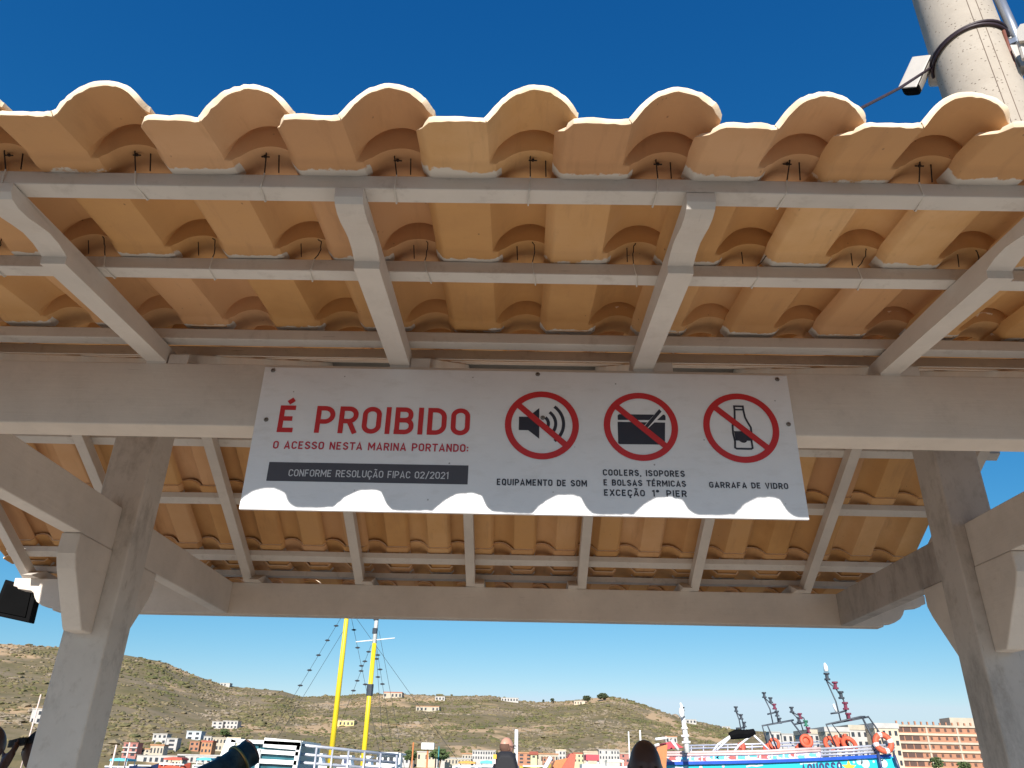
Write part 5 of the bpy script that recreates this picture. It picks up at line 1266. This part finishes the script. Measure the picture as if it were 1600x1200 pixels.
def plaid():
    m, nt, b = nodes_of('plaid_cloth'); p = geo(nt)
    c = N(nt, 'ShaderNodeTexChecker'); c.inputs['Scale'].default_value = 26; c.inputs['Color1'].default_value = (.05, .055, .12, 1); c.inputs['Color2'].default_value = (.45, .43, .52, 1)
    nt.links.new(p, c.inputs['Vector']); col = mixc(nt, ramp(nt, noise_tex(nt, p, 30, 3), .4, .6), c.outputs[0], (.12, .11, .20)); nt.links.new(col, b.inputs['Base Color']); b.inputs['Roughness'].default_value = .85; return m
CL_D = flat('dark_cloth', (.03, .03, .04), .9); CL_W = flat('white_blue_cloth', (.50, .55, .66), .85); CL_R = flat('maroon_cloth', (.075, .02, .02), .9); CL_J = flat('denim', (.05, .07, .12), .9)
ht = at(1006, 1155.5, 3.9)
person('bald dark-skinned man facing the camera in the shade, only his head in view', ht, .245, 0, ht.z-.10, SK_D, CL_D, CL_J)
ht = at(792, 1152, 11.0)
pb_, hc, L = person('man in a plaid shirt with a black backpack, seen from behind', ht, .235, R(128), ht.z-.10, SK_L, plaid(), CL_J)
hr = MB()                                               # short grey-brown hair low round the back of the head
hv, hf = head_geo(hc, .235, R(128)); 
hfm = [q for q in hf if all(hc[2]-.075 < hv[i][2] < hc[2]+.045 for i in q) and all(((hv[i][0]-hc[0])*-math.sin(R(128))+(hv[i][1]-hc[1])*math.cos(R(128))) > .0 for i in q)]
use = sorted({i for q in hfm for i in q}); mp_ = {i: k for k, i in enumerate(use)}
o = obj('hair', [tuple(Vector(hc)+(Vector(hv[i])-Vector(hc))*1.045) for i in use], [tuple(mp_[i] for i in q) for q in hfm], flat('brown_hair', (.12, .06, .04), .9), pb_, smooth=True)
so2 = o.modifiers.new('solid', 'SOLIDIFY'); so2.thickness = .012; so2.offset = -1
gl = MB(); cy, sy = math.cos(R(128)), math.sin(R(128))
def HL(a, b, z): return (hc[0]+a*cy-b*sy, hc[1]+a*sy+b*cy, hc[2]+z)
for s in (-1, 1):
    gl.tube([HL(s*.085, .0, .012), HL(s*.082, -.095, .012)], .0035, 6)
    gl.tube([HL(s*.035+.026*math.cos(a), -.108, .008+.02*math.sin(a)) for a in [k*.5236 for k in range(12)]], .004, 6, closed=True)
gl.build('glasses', M_BLACK, pb_)
bp = thing('backpack', 'black backpack with a small yellow and white patch on the man in the plaid shirt', 'backpack', L(0, .2, .7))
# the pack rests on his back, which is turned to the camera
bq = MB(); cb = at(790, 1196, 10.75); bx, bz = cb.x, at(790, 1173.5, 10.7).z-.265
ring = [(-.17, -.26), (-.19, -.1), (-.185, .1), (-.15, .21), (-.09, .265), (.09, .265), (.15, .21), (.185, .1), (.19, -.1), (.17, -.26)]
n = len(ring); v = []
for yy, k in ((0, 1), (-.10, .97), (-.15, .80)): v += [(bx+a*k*.84, cb.y+.02+yy, bz+b*k) for a, b in ring]
f = [tuple(range(n))] + [tuple(range(3*n-1, 2*n-1, -1))]
for q in range(2):
    for i in range(n): f.append((q*n+i, q*n+(i+1) % n, (q+1)*n+(i+1) % n, (q+1)*n+i))
bq.add(v, f); bq.build('pack', flat('pack_black', (.014, .014, .018), .8), bp, bevel=.02)
pt = at(773, 1185, cb.y-.15); m_ = MB(); m_.box((pt.x-.020, cb.y-.125, pt.z-.005), (pt.x+.022, cb.y-.118, pt.z+.045)); m_.build('yellow_patch', flat('patch_yellow', (.70, .42, .05), .7), bp)
m_ = MB(); m_.box((pt.x-.026, cb.y-.125, pt.z-.06), (pt.x+.012, cb.y-.119, pt.z-.008)); m_.build('white_patch', flat('patch_white', (.7, .6, .6), .7), bp)
for s in (-1, 1): MB().tube([(bx+s*.09, cb.y+.0, bz+.20), (bx+s*.11, cb.y+.10, bz+.235), (bx+s*.11, cb.y+.22, bz+.19)], .018, 8).build('strap', flat('pack_black', (.014, .014, .018), .8), bp)
ht = at(-12, 1131, 4.7)
person('person at the left picture edge with dark hair and a white and blue top', ht, .235, R(-70), ht.z-.10, SK_D, CL_W, CL_J)
ht = at(71, 1141, 5.2)
pc, hc, L = person('person in a black cap and maroon top half hidden by the left pillar', ht, .225, R(-80), ht.z-.10, SK_B, CL_R, CL_D, arms='raised')
cy, sy = math.cos(R(-80)), math.sin(R(-80))
cp = MB(); cv, cf = head_geo(hc, .225, R(-80)); cfm = [q for q in cf if all(cv[i][2] > hc[2]+.03 for i in q)]
use = sorted({i for q in cfm for i in q}); mp_ = {i: k for k, i in enumerate(use)}
o = obj('cap', [tuple(Vector(hc)+(Vector(cv[i])-Vector(hc))*1.09) for i in use], [tuple(mp_[i] for i in q) for q in cfm], flat('cap_black', (.010, .010, .012), .9), pc, smooth=True)
so3 = o.modifiers.new('solid', 'SOLIDIFY'); so3.thickness = .01
br = MB(); rg = []
for k in range(13):
    a = math.pi*k/12; rg.append((.085*math.cos(a), -.070-.115*math.sin(a)))
v = [HL(a, b, .035-.10*max(0, -b-.08)) for a, b in rg] if False else [(hc[0]+a*cy-b*sy, hc[1]+a*sy+b*cy, hc[2]+.034-.25*max(0, -b-.09)) for a, b in rg]
v2 = [(q[0], q[1], q[2]+.035) for q in v]; n = len(v)
br.add(v+v2, [tuple(range(n))[::-1], tuple(range(n, 2*n))]+[(i, (i+1) % n, n+(i+1) % n, n+i) for i in range(n)]); br.build('visor', flat('cap_black', (.010, .010, .012), .9), o)
